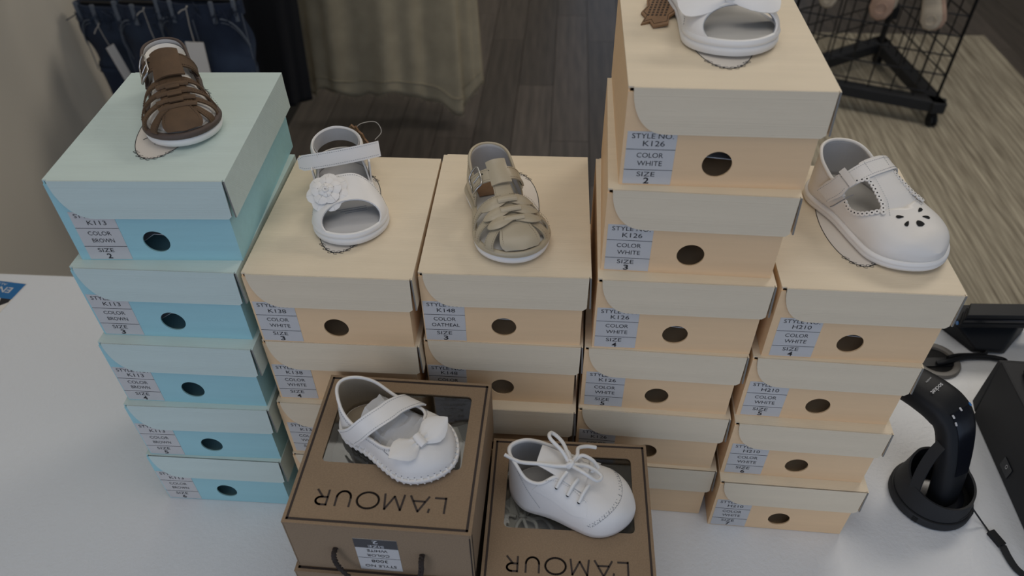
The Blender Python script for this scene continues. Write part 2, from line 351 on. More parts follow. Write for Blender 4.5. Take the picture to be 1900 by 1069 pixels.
def sticker(parent, code, colr, size, x0, zk):
    o = MB().box((x0, -0.0003, 0.0012), (x0+0.040, 0.0, 0.0540*zk+0.0005)).build('sticker', 'sticker', parent)
    mb = MB(); cx = x0+0.020
    def T(s, wd, ht, z, dx=0, b=0.0): put_text(mb, s, wd, ht, frame((cx+dx, -0.00045, z*zk), (1, 0, 0), (0, 0, 1)), b)
    T('STYLE NO.', 0.0335, 0.0046, 0.0503, 0.0005); T(code, 0.0175, 0.0050, 0.0430, 0.002)
    T('COLOR', 0.0215, 0.0046, 0.0312, 0); T(colr, 0.0275 if len(colr) > 5 else 0.0205, 0.0046, 0.0230, 0.0005)
    T('SIZE', 0.0150, 0.0046, 0.0118, -0.0015); T(size, 0.0046, 0.0060, 0.0050, -0.0005, 0.02)
    for z in (0.0370, 0.0162): mb.box((x0, -0.00048, z*zk-0.0002), (x0+0.040, -0.0003, z*zk+0.0002))
    mb.build('lettering', 'ink', o)
def shoe_box(x, y, yaw, lv, kind, code, colr, size, label, x0=0.002, zk=1.0, oval=False, tis=True):
    r = empty('shoe_box', (x, y, TZ+lv*H+0.0004), yaw); tag(r, label, 'box', 'pale blue shoe boxes' if kind == 'aqua' else 'peach shoe boxes')
    for n, me in (('body', BODY[kind]), ('lid', LID[kind])):
        o = bpy.data.objects.new(n, me); COL.objects.link(o); o.parent = r
    if tis: o = bpy.data.objects.new('tissue_paper', TIS); COL.objects.link(o); o.parent = r; o.location = (0.006, 0.012, 0)
    sticker(r, code, colr, size, x0, zk)
    if oval: lid_oval(r, kind == 'aqua')
    return r
A = 'aqua'; P_ = 'peach'
shoe_box(-0.4062, 0.5419, -0.0291, 4, A, 'K113', 'BROWN', '2', 'pale blue shoe box marked K113 size 2, topmost of the blue stack', 0.009, 1.03, True)
shoe_box(-0.4147, 0.5309, -0.0686, 3, A, 'K113', 'BROWN', '3', 'pale blue shoe box marked K113 size 3, second from top', 0.002, 1.02)
shoe_box(-0.4182, 0.5189, -0.0773, 2, A, 'K113', 'BROWN', '4', 'pale blue shoe box marked K113 size 4, middle of the blue stack', 0.001, 0.98, tis=False)
shoe_box(-0.4219, 0.5113, -0.0610, 1, A, 'K113', 'BROWN', '5', 'pale blue shoe box marked K113 size 5, second from the table', 0.001, 1.06)
shoe_box(-0.4279, 0.5096, -0.0780, 0, A, 'K113', 'BROWN', '6', 'pale blue shoe box marked K113 size 6, lowest, on the table', 0.001, 1.06)
shoe_box(-0.2508, 0.5189, -0.0736, 3, P_, 'K138', 'WHITE', '3', 'peach shoe box marked K138 size 3 under the flower sandal', 0.002, 1.0, True, False)
shoe_box(-0.2527, 0.5188, -0.0712, 2, P_, 'K138', 'WHITE', '4', 'peach shoe box marked K138 size 4, second in its stack', 0.002, 1.0)
shoe_box(-0.2567, 0.5129, -0.0850, 1, P_, 'K138', 'WHITE', '5', 'peach shoe box marked K138, third down, half behind the upper kraft box', 0.004, 1.0)
shoe_box(-0.2575, 0.5090, -0.0850, 0, P_, 'K138', 'WHITE', '6', 'peach shoe box lowest between the blue stack and kraft boxes', 0.002, 1.0)
shoe_box(-0.0868, 0.5164, -0.0646, 3, P_, 'K148', 'OATMEAL', '3', 'peach shoe box marked K148 oatmeal size 3 under the oatmeal sandal', 0.001, 1.0, True)
shoe_box(-0.0897, 0.5172, -0.0859, 2, P_, 'K148', 'OATMEAL', '4', 'peach shoe box second from top under the oatmeal sandal, just above kraft box', 0.001, 0.96)
shoe_box(-0.0936, 0.5050, -0.0815, 1, P_, 'K148', 'OATMEAL', '5', 'peach shoe box with only its lid end showing between the kraft boxes', 0.002)
shoe_box(-0.0938, 0.5040, -0.0820, 0, P_, 'K148', 'OATMEAL', '6', 'peach shoe box hidden lowest behind the two kraft boxes', 0.002)
shoe_box(0.0915, 0.5248, -0.0770, 5, P_, 'K126', 'WHITE', '2', 'peach shoe box marked K126 size 2, highest of all, under the bow sandal', 0.003, 0.945, True)
shoe_box(0.0819, 0.5175, -0.1000, 4, P_, 'K126', 'WHITE', '3', 'peach shoe box marked K126 size 3 directly below the highest box', 0.003, 0.98, tis=False)
shoe_box(0.0783, 0.5042, -0.0817, 3, P_, 'K126', 'WHITE', '4', 'peach shoe box third from the top of the tallest stack, marked K126 size 4', 0.002, 1.0)
shoe_box(0.0712, 0.5036, -0.1038, 2, P_, 'K126', 'WHITE', '5', 'peach shoe box of the tallest stack fourth from its top, marked K126 size 5', 0.004, 1.0, tis=False)
shoe_box(0.0691, 0.4985, -0.1100, 1, P_, 'K126', 'WHITE', '6', 'peach shoe box of the tallest stack partly hidden by the lower kraft box', 0.003)
shoe_box(0.0692, 0.4935, -0.1051, 0, P_, 'K126', 'WHITE', '7', 'peach shoe box at the bottom of the tallest stack beside the kraft box', 0.003)
shoe_box(0.2422, 0.4896, -0.0845, 3, P_, 'H210', 'WHITE', '4', 'peach shoe box marked H210 size 4 under the scalloped shoe', 0.007, 0.97, True)
shoe_box(0.2347, 0.4875, -0.1048, 2, P_, 'H210', 'WHITE', '5', 'peach shoe box marked H210 size 5, second in the right stack', 0.004, 1.0)
shoe_box(0.2318, 0.4765, -0.1076, 1, P_, 'H210', 'WHITE', '6', 'peach shoe box marked H210 size 6, third in the right stack', 0.004, 1.0)
shoe_box(0.2299, 0.4638, -0.1032, 0, P_, 'H210', 'WHITE', '7', 'peach shoe box marked H210 size 7, lowest of the right stack', 0.003, 1.0, tis=False)

# ------------------------------------------------------------------ kraft gift boxes
KW, KD, KH = 0.1655, 0.1668, 0.0775
WX0, WX1, WY0, WY1 = 0.018, 0.148, 0.0635, 0.1490
def rrect(x0, y0, x1, y1, r, k=5):
    out = []
    for cx, cy, a in ((x1-r, y0+r, -PI/2), (x1-r, y1-r, 0), (x0+r, y1-r, PI/2), (x0+r, y0+r, PI)):
        for i in range(k+1): q = a+PI/2*i/k; out.append((cx+r*math.cos(q), cy+r*math.sin(q)))
    return out
def kraft_box(x, y, z, yaw, label, window=True, front=True):
    r = empty('kraft_box', (x, y, TZ+z+0.0004), yaw); tag(r, label, 'box', 'kraft gift boxes'); t = 0.0015
    b = MB(); b.box((0, 0, 0), (KW, KD, t)); b.box((0, 0, t), (t, KD, KH-t)); b.box((KW-t, 0, t), (KW, KD, KH-t)); b.box((t, 0, t), (KW-t, t, KH-t)); b.box((t, KD-t, t), (KW-t, KD, KH-t))
    bevel(b.build('body', 'kraft', r), 0.0006, 1)
    sm = MB(); sm.box((KW-0.0003, 0.0022, 0.002), (KW+0.0004, 0.0036, KH-0.004)); sm.box((KW-0.0022, -0.0004, 0.001), (KW-0.0014, 0.0003, KH-0.006)); sm.build('edge_seam', 'darkink', r)
    # top panel with the window cut out
    inn = rrect(WX0, WY0, WX1, WY1, 0.005); n = len(inn); cxm, cym = (WX0+WX1)/2, (WY0+WY1)/2; out = []
    for px, py in inn:
        dx, dy = px-cxm, py-cym; q = []
        if dx > 0: q.append((KW-cxm)/dx)
        if dx < 0: q.append(-cxm/dx)
        if dy > 0: q.append((KD-cym)/dy)
        if dy < 0: q.append(-cym/dy)
        k = min(q); out.append([cxm+dx*k, cym+dy*k])
    for c in ((0, 0), (KW, 0), (KW, KD), (0, KD)):
        i = min(range(n), key=lambda k: (out[k][0]-c[0])**2+(out[k][1]-c[1])**2); out[i] = list(c)
    mb = MB(); V = []
    for z_ in (KH-t, KH): V += [(p[0], p[1], z_) for p in inn]+[(p[0], p[1], z_) for p in out]
    Fc = []
    for k in range(n):
        j = (k+1) % n; Fc += [(k, k+n, j+n, j), (k+2*n, j+2*n, j+3*n, k+3*n), (k, j, j+2*n, k+2*n), (k+n, k+3*n, j+3*n, j+n)]
    mb.add(V, Fc); lid = mb.build('lid', 'kraft', r)
    bd = MB(); i0 = 0.0030; wd = 0.0022; z0, z1 = KH+0.00005, KH+0.00025
    for a, c in (((i0, i0), (KW-i0, i0+wd)), ((i0, KD-i0-wd), (KW-i0, KD-i0)), ((i0, i0), (i0+wd, KD-i0)), ((KW-i0-wd, i0), (KW-i0, KD-i0))): bd.box((*a, z0), (*c, z1))
    bd.build('printed_border', 'darkink', lid)
    lt = MB(); arc = lambda cx, cy, rx, ry, a0, a1, n=18: [(cx+rx*math.cos(math.radians(a0+(a1-a0)*k/n)), cy+ry*math.sin(math.radians(a0+(a1-a0)*k/n))) for k in range(n+1)]
    GL = {'L': [[(0, 1), (0, 0)], [(0, 0.04), (1, 0.04)]], "'": [[(.3, 1), (0, 0)]], 'A': [[(0, 0), (.5, 1), (1, 0)], [(.2, .33), (.8, .33)]], 'M': [[(0, 0), (.1, 1), (.5, .12), (.9, 1), (1, 0)]],
          'O': [arc(.5, .5, .5, .5, 0, 360, 36)], 'U': [[(0, 1), (0, .42)]+arc(.5, .42, .5, .42, 180, 360)+[(1, .42), (1, 1)]], 'R': [[(0, 0), (0, 1)], [(0, .97), (.5, .97)]+arc(.5, .72, .45, .25, 90, -90)+[(.5, .47), (0, .47)], [(.42, .47), (1, 0)]]}
    for ch, cx, wd, hh, cy in (('L', .1345, .0095, .0150, .0265), ("'", .1250, .0014, .0032, .0335-.0130), ('A', .1160, .0165, .0150, .0265), ('M', .0935, .0175, .0150, .0265), ('O', .0705, .0195, .0160, .0265), ('U', .0485, .0125, .0150, .0265), ('R', .0290, .0105, .0150, .0265)):
        for st_ in GL[ch]:
            P = [Vector((cx-(x-.5)*wd, cy-(y-.5)*hh, KH+.0002)) for x, y in st_]
            for a, b in zip(P[:-1], P[1:]):
                d = (b-a).normalized(); nn = Vector((-d.y, d.x, 0))*.00095; a2, b2 = a-d*.0005, b+d*.0005; lt.add([a2-nn, b2-nn, b2+nn, a2+nn], [(0, 1, 2, 3)])
    lt.build('lettering', 'darkink', lid)
    f = MB(); f.prism(rrect(WX0-0.003, WY0-0.003, WX1+0.003, WY1+0.003, 0.005), KH-t-0.0004, KH-t-0.0001); fo = f.build('window_film', 'film', r)
    if front:
        s = MB().box((0.0600, -0.0003, 0.004), (0.0990, 0, 0.0590)).build('sticker', 'sticker', r)
        bz = MB().box((0.0600, -0.00042, 0.0440), (0.0990, -0.0003, 0.0590)).build('dark_band', 'greystick', s)
        a = MB(); wt = MB()
        def T(mb, tx, wd, ht, zz, bo=0.0): put_text(mb, tx, wd, ht, frame((0.0795, -0.0006, zz), (-1, 0, 0), (0, 0, -1)), bo)
        T(wt, '2', 0.0050, 0.0058, 0.0548, 0.02); T(wt, 'SIZE', 0.0145, 0.0042, 0.0474, 0.01)
        T(a, 'WHITE', 0.0185, 0.0042, 0.0395); T(a, 'COLOR', 0.0205, 0.0042, 0.0310); T(a, '3008', 0.0150, 0.0048, 0.0205); T(a, 'STYLE NO', 0.0290, 0.0042, 0.0115)
        a.box((0.06, -0.00045, 0.0258), (0.099, -0.0003, 0.0262)); a.build('lettering', 'ink', s); wt.build('lettering', 'lightp', s)
        c = MB()
        P = spline([(0.0415, 0.004, 0.0375), (0.0415, -0.006, 0.0375), (0.0425, -0.0085, 0.027), (0.047, -0.010, 0.016), (0.058, -0.014, 0.0055), (0.080, -0.018, 0.0025), (0.104, -0.016, 0.004), (0.116, -0.011, 0.014), (0.1195, -0.009, 0.027), (0.1200, -0.006, 0.0375), (0.1200, 0.004, 0.0375)], 70)
        for ph in range(3):     # braided from three strands
            Q = [Vector(p)+Vector((0.0013*math.cos(i*0.9+ph*2.09), 0.0007*math.sin(i*1.8+ph*4.18), 0.0011*math.sin(i*0.9+ph*2.09))) for i, p in enumerate(P)]; c.tube(Q, 0.00145, 6)
        c.build('cord_handle', 'cord', r, 60)
    ts = tissue_mesh(KW-0.008, KD-0.008, 0.006, 0.014, int(abs(x)*1000)); o = link('tissue_paper', ts, 'tissue', r); o.location = (0.004, 0.004, 0)
    return r
KF = kraft_box(-0.2023, 0.3388, 2*KH, math.radians(-5.39), 'kraft window box on top of the left pile, strap shoe with bow on it')
kraft_box(-0.2058, 0.3335, KH, math.radians(-5.6), 'kraft window box directly under the box with the bow shoe')
kraft_box(-0.2050, 0.3340, 0, math.radians(-5.2), 'kraft window box at the foot of the left kraft pile')
GY = math.radians(-4.16)
gx, gy = -0.0336, 0.3130
KG = kraft_box(gx, gy, KH, GY, 'lower kraft window box beside the pile, lace-up shoe on it')
KG2 = kraft_box(gx+0.0004, gy+0.0004, 0, GY, 'kraft window box underneath the one with the lace-up shoe')
for q in (KG, KG2): q.scale.x = 0.975
# ------------------------------------------------------------------ shoes (heel at x=0, toe at x=L, +y to the viewer's right)
def stuff(o): o['kind'] = 'stuff'; return o
class Last:
    def __init__(s, L, wp, wn, h, zs, e1=0.85, e2=0.9, heel=0.17, toe=0.26, spring=0.0, k=1.0):
        s.L = L; s.wp = knots([(a, b*k) for a, b in wp]); s.wn = knots([(a, b*k) for a, b in wn]); s.h = knots(h); s.zs = zs; s.e1 = e1; s.e2 = e2; s.hl = heel; s.te = toe; s.sp = spring
    def rnd(s, t):
        t = np.asarray(t, float); r = np.ones_like(t)
        a = np.clip(1-t/s.hl, 0, 1); b = np.clip((t-(1-s.te))/s.te, 0, 1)
        return np.sqrt(np.clip(1-a**2.2, 0, 1))*np.sqrt(np.clip(1-b**2.3, 0, 1))
    def lift(s, t): return s.sp*np.clip((np.asarray(t, float)-0.6)/0.4, 0, 1)**2
    def P(s, t, th, off=0.0):
        t = np.asarray(t, float); th = np.asarray(th, float); t, th = np.broadcast_arrays(t, th)
        def ev(t, th):
            c, n = np.cos(th), np.clip(np.sin(th), 0, 1); w = np.where(c > 0, s.wp(t), s.wn(t))*s.rnd(t)
            return np.stack([t*s.L, w*np.sign(c)*np.abs(c)**s.e1, s.zs+s.lift(t)+s.h(t)*n**s.e2], -1)
        p = ev(t, th)
        if np.any(off):
            tc = np.clip(t, 0.02, 0.985); hc = np.clip(th, 0.06, PI-0.06); e = 0.004
            N = np.cross(ev(tc, hc+e)-ev(tc, hc-e), ev(tc+e, hc)-ev(tc-e, hc)); N /= np.linalg.norm(N, axis=-1, keepdims=True)+1e-12
            p = p+N*(np.broadcast_to(off, t.shape)[..., None] if np.ndim(off) else off)
        return p
    def outline(s, d=0.0, n=44):
        u = (1-np.cos(np.linspace(0, PI, n)))/2
        A = np.stack([u*s.L, s.wp(u)*s.rnd(u), s.lift(u)], 1); B = np.stack([u*s.L, -s.wn(u)*s.rnd(u), s.lift(u)], 1)
        R = np.vstack([A, B[-2:0:-1]]); T = np.roll(R, -1, 0)-np.roll(R, 1, 0); N = np.stack([-T[:, 1], T[:, 0], 0*T[:, 0]], 1); N /= np.linalg.norm(N, axis=1, keepdims=True)+1e-12
        return R+N*d
def sole(last, prof, name, m, parent, n=44):
    mb = MB(); R = [last.outline(d, n)+np.array([0, 0, z]) for d, z in prof]; mb.rings(R, cap=False); K = len(R[0])
    for r_, fl_ in ((R[0], 1), (R[-1], 0)):      # caps in cross strips so that they follow the toe lift
        Fc = [(i, i+1, (K-i-1) % K, (K-i) % K) for i in range(n-1)]; mb.add(r_, [f[::-1] if fl_ else f for f in Fc])
    return mb.build(name, m, parent, 50, 1e-6)
def resample(P, n):
    P = np.array(P, float); return spline(P, n) if len(P) > 2 else np.linspace(P[0], P[1], n)
def strap(mb, last, A, B, n=16, m=5, off=0.0006, th=0.0014):
    A = resample(A, n); B = resample(B, n); v = np.linspace(0, 1, m)[None, :, None]
    Q = A[:, None]*(1-v)+B[:, None]*v; G = last.P(Q[..., 0], Q[..., 1], off); mb.shell(G, th); return G
def stitch(mb, P, d=0.0022, r=0.00022, off=0.0):
    P = np.array(P); L = np.concatenate([[0], np.cumsum(np.linalg.norm(np.diff(P, axis=0), axis=1))]); k = max(int(L[-1]/d), 1)
    f = lambda q: np.array([np.interp(q, L, P[:, i]) for i in range(3)])
    for i in range(k): mb.tube([f(i*d), f(i*d+d*0.55)], r, 4)
def strap_st(mb, st, last, A, B, n=16, m=5, off=0.0006, th=0.0014, edges=(0.13, 0.87), r=0.0002):
    G = strap(mb, last, A, B, n, m, off, th); A = resample(A, n*2); B = resample(B, n*2)
    if np.ndim(off): off = np.interp(np.linspace(0, 1, n*2), np.linspace(0, 1, n), np.asarray(off)[:, 0])
    for e in edges: Q = A*(1-e)+B*e; stitch(st, last.P(Q[:, 0], Q[:, 1], off+th+0.00015), r=r)
    return G
def quarter(last, tb, thtop, n=30, m=9, off=0.0):
    """strip round the heel from t=tb on one side to t=tb on the other; thtop(t) = height angle of its upper edge"""
    u = np.linspace(-1, 1, 2*n+1); t = tb*(1-np.cos(np.abs(u)*PI/2)) if tb < 0.9 else tb*(1-np.cos(np.abs(u)*PI))/2
    t = np.maximum(t, 0.0); v = np.linspace(0, 1, m); TT = thtop(t)[:, None]*v[None]; th = np.where(u[:, None] > 0, TT, PI-TT)
    return last.P(np.broadcast_to(t[:, None], th.shape), th, off), t, u
def zang(last, z):   # angle at which the surface reaches height z (array function of t)
    def f(t): return np.arcsin(np.clip((z(t)-last.zs-last.lift(t))/last.h(t), 0, 1)**(1/last.e2))
    return f
def solid(o, th, mo=0):
    m = o.modifiers.new('solidify', 'SOLIDIFY'); m.thickness = th; m.offset = -1; m.material_offset = mo; m.material_offset_rim = 0; return o
def buckle(parent, last, t0, t1, th0, th1, m='metal'):
    q = [(t0, th0), (t0, th1), (t1, th1), (t1, th0)]; pts = []
    for i in range(4):
        a, b = np.array(q[i]), np.array(q[(i+1) % 4])
        for k in (0.12, 0.5, 0.88): pts.append(a*(1-k)+b*k)
    Q = np.array(pts); P = last.P(Q[:, 0], Q[:, 1], 0.0050)
    mb = MB(); mb.tube(P, 0.0010, 8, True); tm = (t0+t1)/2; L2 = np.array([(tm, th0), (tm, th0*0.3+th1*0.7)]); mb.tube(last.P(L2[:, 0], L2[:, 1], 0.0048), 0.0007, 6)
    return mb.build('buckle', m, parent, 60)
def place(r, toe, z, yaw, L):
    a = math.radians(yaw); r.location = (toe[0]-L*math.cos(a), toe[1]-L*math.sin(a), TZ+z+0.0006); r.rotation_euler = (0, 0, a); return r

def fisherman(kind, label, L=0.137, kw=1.0):
    br = kind == 'brown'; m1 = 'brown' if br else 'oat'; st_m = 'brownst' if br else 'oatst'; ed = 'brownedge' if br else 'oat'
    W1 = [(0, .021), (.15, .024), (.4, .0245), (.58, .029), (.75, .0335), (.9, .033), (1, .031)]
    W2 = [(0, .021), (.15, .024), (.4, .0245), (.58, .031), (.75, .0350), (.9, .034), (1, .032)]
    la = Last(L, W1, W2, [(0, .056), (.12, .054), (.22, .046), (.32, .0375), (.42, .0325), (.52, .0265), (.62, .0215), (.74, .0165), (.86, .0125), (.94, .0078), (1, .0015)], 0.013, toe=0.30, spring=0.003, k=kw)
    r = empty('fisherman_sandal', (0, 0, 0)); tag(r, label, 'shoe')
    sole(la, [(-.001, 0), (.0012, .0012), (.0022, .0045), (.0016, .0078), (.001, .0082)], 'outsole', 'rubber', r)
    sole(la, [(.0008, .0080), (.0026, .0086), (.0034, .0108), (.0026, .0130), (.0008, .0142), (-.0012, .0138), (-.002, .0125)], 'welt', ed, r)
    sole(la, [(-.0016, .0105), (-.0016, .0132), (-.003, .0138)], 'insole', 'insole', r)
    zc = knots([(0, .0495), (.08, .049), (.16, .0455), (.24, .0395), (.32, .034), (.40, .026)]) if not br else knots([(0, .0470), (.08, .0465), (.16, .043), (.24, .0375), (.32, .032), (.40, .025)])
    G, t, u = quarter(la, 0.40, zang(la, zc), off=0.0006)
    o = MB().grid(G[::-1]).build('heel_counter', [m1, 'lining'], r, 60, 1e-5, False); solid(o, 0.0016, 1)
    MB().tube(G[:, -1], 0.0015, 8).build('collar_binding', ed, r, 60)
    st = MB()
    stitch(st, la.P(t, np.where(u > 0, zang(la, lambda q: zc(q)-.0035)(t), PI-zang(la, lambda q: zc(q)-.0035)(t)), .0012))
    c = PI/2
    # side straps: three or four a side, sweeping forward from the centre to the welt
    if br: rows = [(.55, .555, .585), (.635, .665, .70), (.72, .775, .81), (.80, .885, .905)]; hw = .029
    else: rows = [(.585, .60, .64), (.675, .735, .775), (.755, .855, .895)]; hw = .039
    for sgn in (1, -1):
        for i, (tc, tm, ts) in enumerate(rows):
            mb = MB(); a0, a1, a2 = .10, .80, 1.56
            if br and sgn > 0 and i == 3: a2 = 1.50
            k = 0.9 if br else 0.92
            strap_st(mb, st, la, [(tc-hw*k, c+sgn*a0), (tm-hw*k*.95, c+sgn*a1), (ts-hw*k*.8, c+sgn*a2)], [(tc+hw*k, c+sgn*a0), (tm+hw*k*.75, c+sgn*a1), (ts+hw*k*.8, c+sgn*a2)], 14, 5, .0006+.0003*i, .0014, (0.12, 0.88) if not br else (0.9,), .00018)
            mb.build('side_strap', m1, r, 50)
    # toe panel
    mb = MB(); n, m = 14, 13; q = np.linspace(0, 1, n)[:, None]; v = np.linspace(-1, 1, m)[None]; TT = .77+(.998-.030*v**2-.77)*q; HH = c+.06*(1-q)-((.30 if br else .36)+.96*q**2.6)*v
    mb.shell(la.P(TT, HH, .0012-.0010*q**3), .0014)
    for e in (1, -2): stitch(st, la.P(TT[:, e], HH[:, e], .0028-.0016*q[:, 0]**3))
    mb.build('toe_panel', m1, r, 50)
    # centre strap rising to the ankle
    mb = MB(); tt, cw = (.40, .34) if br else (.30, .27)
    strap_st(mb, st, la, [(tt, c-cw), (.48, c-cw+.02), (.60, c-cw), (.80, c-.36)], [(tt, c+cw), (.48, c+cw-.02), (.60, c+cw), (.80, c+.34)], 18, 7, .0018, .0016, (0.08, 0.92)); mb.build('centre_strap', m1, r, 50)
    if br:
        for i, tc in enumerate((.60, .67, .74, .81)):
            mb = MB(); d = .022; n, m = 9, 9; Q = np.stack(np.meshgrid(np.linspace(tc-d, tc+d, n), np.linspace(c-.40-.03*i, c+.40+.03*i, m), indexing='ij'), -1)
            bulge = .0030+.0016*np.sin(np.linspace(0, PI, n))[:, None]*np.ones(m)[None]
            mb.shell(la.P(Q[..., 0], Q[..., 1], bulge), .0014); mb.build('woven_loop', m1, r, 50)
            mb = MB(); d = .014; Q = np.stack(np.meshgrid(np.linspace(tc-d+.034, tc+d+.034, n), np.linspace(c-.14, c+.14, m), indexing='ij'), -1)
            if i < 3: mb.shell(la.P(Q[..., 0], Q[..., 1], .0054), .0014); mb.build('woven_tab', m1, r, 50)
    else:
        for i, tc in enumerate((.615, .70, .785)):     # leaf-shaped strap ends crossing the centre
            for sgn in (1, -1):
                mb = MB(); n, m = 15, 7; s_ = np.linspace(0, 1, n); wd = .040*np.sin(PI*np.clip(s_*.88+.10, 0, 1))**.75+.001
                tcn = tc+.028*s_*(1.0)-.004; th = c+sgn*(.02+.74*s_); v = np.linspace(-1, 1, m)
                T_ = tcn[:, None]+wd[:, None]*v[None]; Hh = np.broadcast_to(th[:, None], T_.shape); of = .0034+.0012*np.sin(PI*s_)[:, None]*(1-v[None]**2)+.0006*i
                mb.shell(la.P(T_, Hh, of), .0012); mb.build('leaf_strap', m1, r, 50)
            mb = MB(); n, m = 9, 7; Q = np.stack(np.meshgrid(np.linspace(tc-.026, tc+.020, n), np.linspace(c-.22, c+.22, m), indexing='ij'), -1)
            bulge = .0058+.0014*np.sin(np.linspace(0, PI, n))[:, None]*np.ones(m)[None]; mb.shell(la.P(Q[..., 0], Q[..., 1], bulge), .0012); mb.build('woven_tab', m1, r, 50)
    # ankle strap with buckle on the -y side
    ta, tb = (.315, .44) if br else (.325, .43)
    mb = MB(); strap_st(mb, st, la, [(ta-.06, .30), (ta, .9), (ta+.02, c), (ta-.01, 2.2), (ta-.05, PI-.52)], [(tb-.05, .34), (tb, .9), (tb+.02, c), (tb-.01, 2.2), (tb-.04, PI-.52)], 26, 6, .0022, .0017, (0.12, 0.88)); o = mb.build('ankle_strap', m1, r, 50)
    if not br: pass
    lw = .40 if br else .27
    mb = MB(); strap(mb, la, [(ta-.01 if br else ta-.035, c-lw), (ta-.01 if br else ta-.035, c+lw)], [(tb+(.10 if br else .05), c-lw), (tb+(.10 if br else .05), c+lw)], 12, 8, np.interp(np.linspace(0, 1, 12), [0, .55, 1], [.0046, .0044, .0022])[:, None], .0018); mb.build('strap_loop', m1, r, 50)
    mb = MB(); mb.grid(la.P(*np.meshgrid(np.linspace(ta-.03, tb-.04, 5), np.linspace(PI-.62, PI-.30, 8), indexing='ij'), .0016)); solid(mb.build('strap_keeper', ed, r, 50), -0.0012)
    buckle(r, la, ta-.050, tb+.005, PI-1.02, PI-.52)
    for k in (0, 1):
        q = la.P(np.array([(ta+tb)/2-.02]), np.array([2.05-.24*k]), .0041)[0]; MB().tube([q-np.array([0, 0, .0004]), q+np.array([0, 0, .0001])], .0010, 8).build('punch_hole', 'void', r)
    stuff(st.build('stitching', st_m, r))
    if br:   # white card stuffing
        n = 20; a = np.linspace(-2.2, 2.2, n); mb = MB(); zt = .052+.004*np.sign(np.sin(a*3.1))
        P0 = np.stack([.023-.0195*np.cos(a*.9), .0190*np.sin(a*.75), .0440-.004*(np.abs(a)/2.2)**2], 1); k_ = 9.5+3.0*np.cos(a*2.6)*np.exp(-(a/1.2)**2)-7*np.exp(-(a/.55)**2)+1.2*np.sign(np.sin(a*3.1)); P1 = P0.copy(); P1[:, 0] += k_*.0010*np.cos(a*.9); P1[:, 1] *= 1-.030*k_; P1[:, 2] -= .0050
        v = np.linspace(0, 1, 4)[None, :, None]; mb.shell(P0[:, None]*(1-v)+P1[:, None]*v, .0006); mb.build('paper_insert', 'paper', r, 50)
        mb = MB(); Q = np.stack(np.meshgrid(np.linspace(.30, .94, 12), np.linspace(.25, PI-.25, 12), indexing='ij'), -1); mb.shell(la.P(Q[..., 0], Q[..., 1], -.0040), .0006); mb.build('paper_insert', 'paper', r, 50)
    else:
        mb = MB(); mb.box((.018, -.016, .0145), (.040, .016, .0150)); mb.build('heel_print', 'tag', r)
    return r

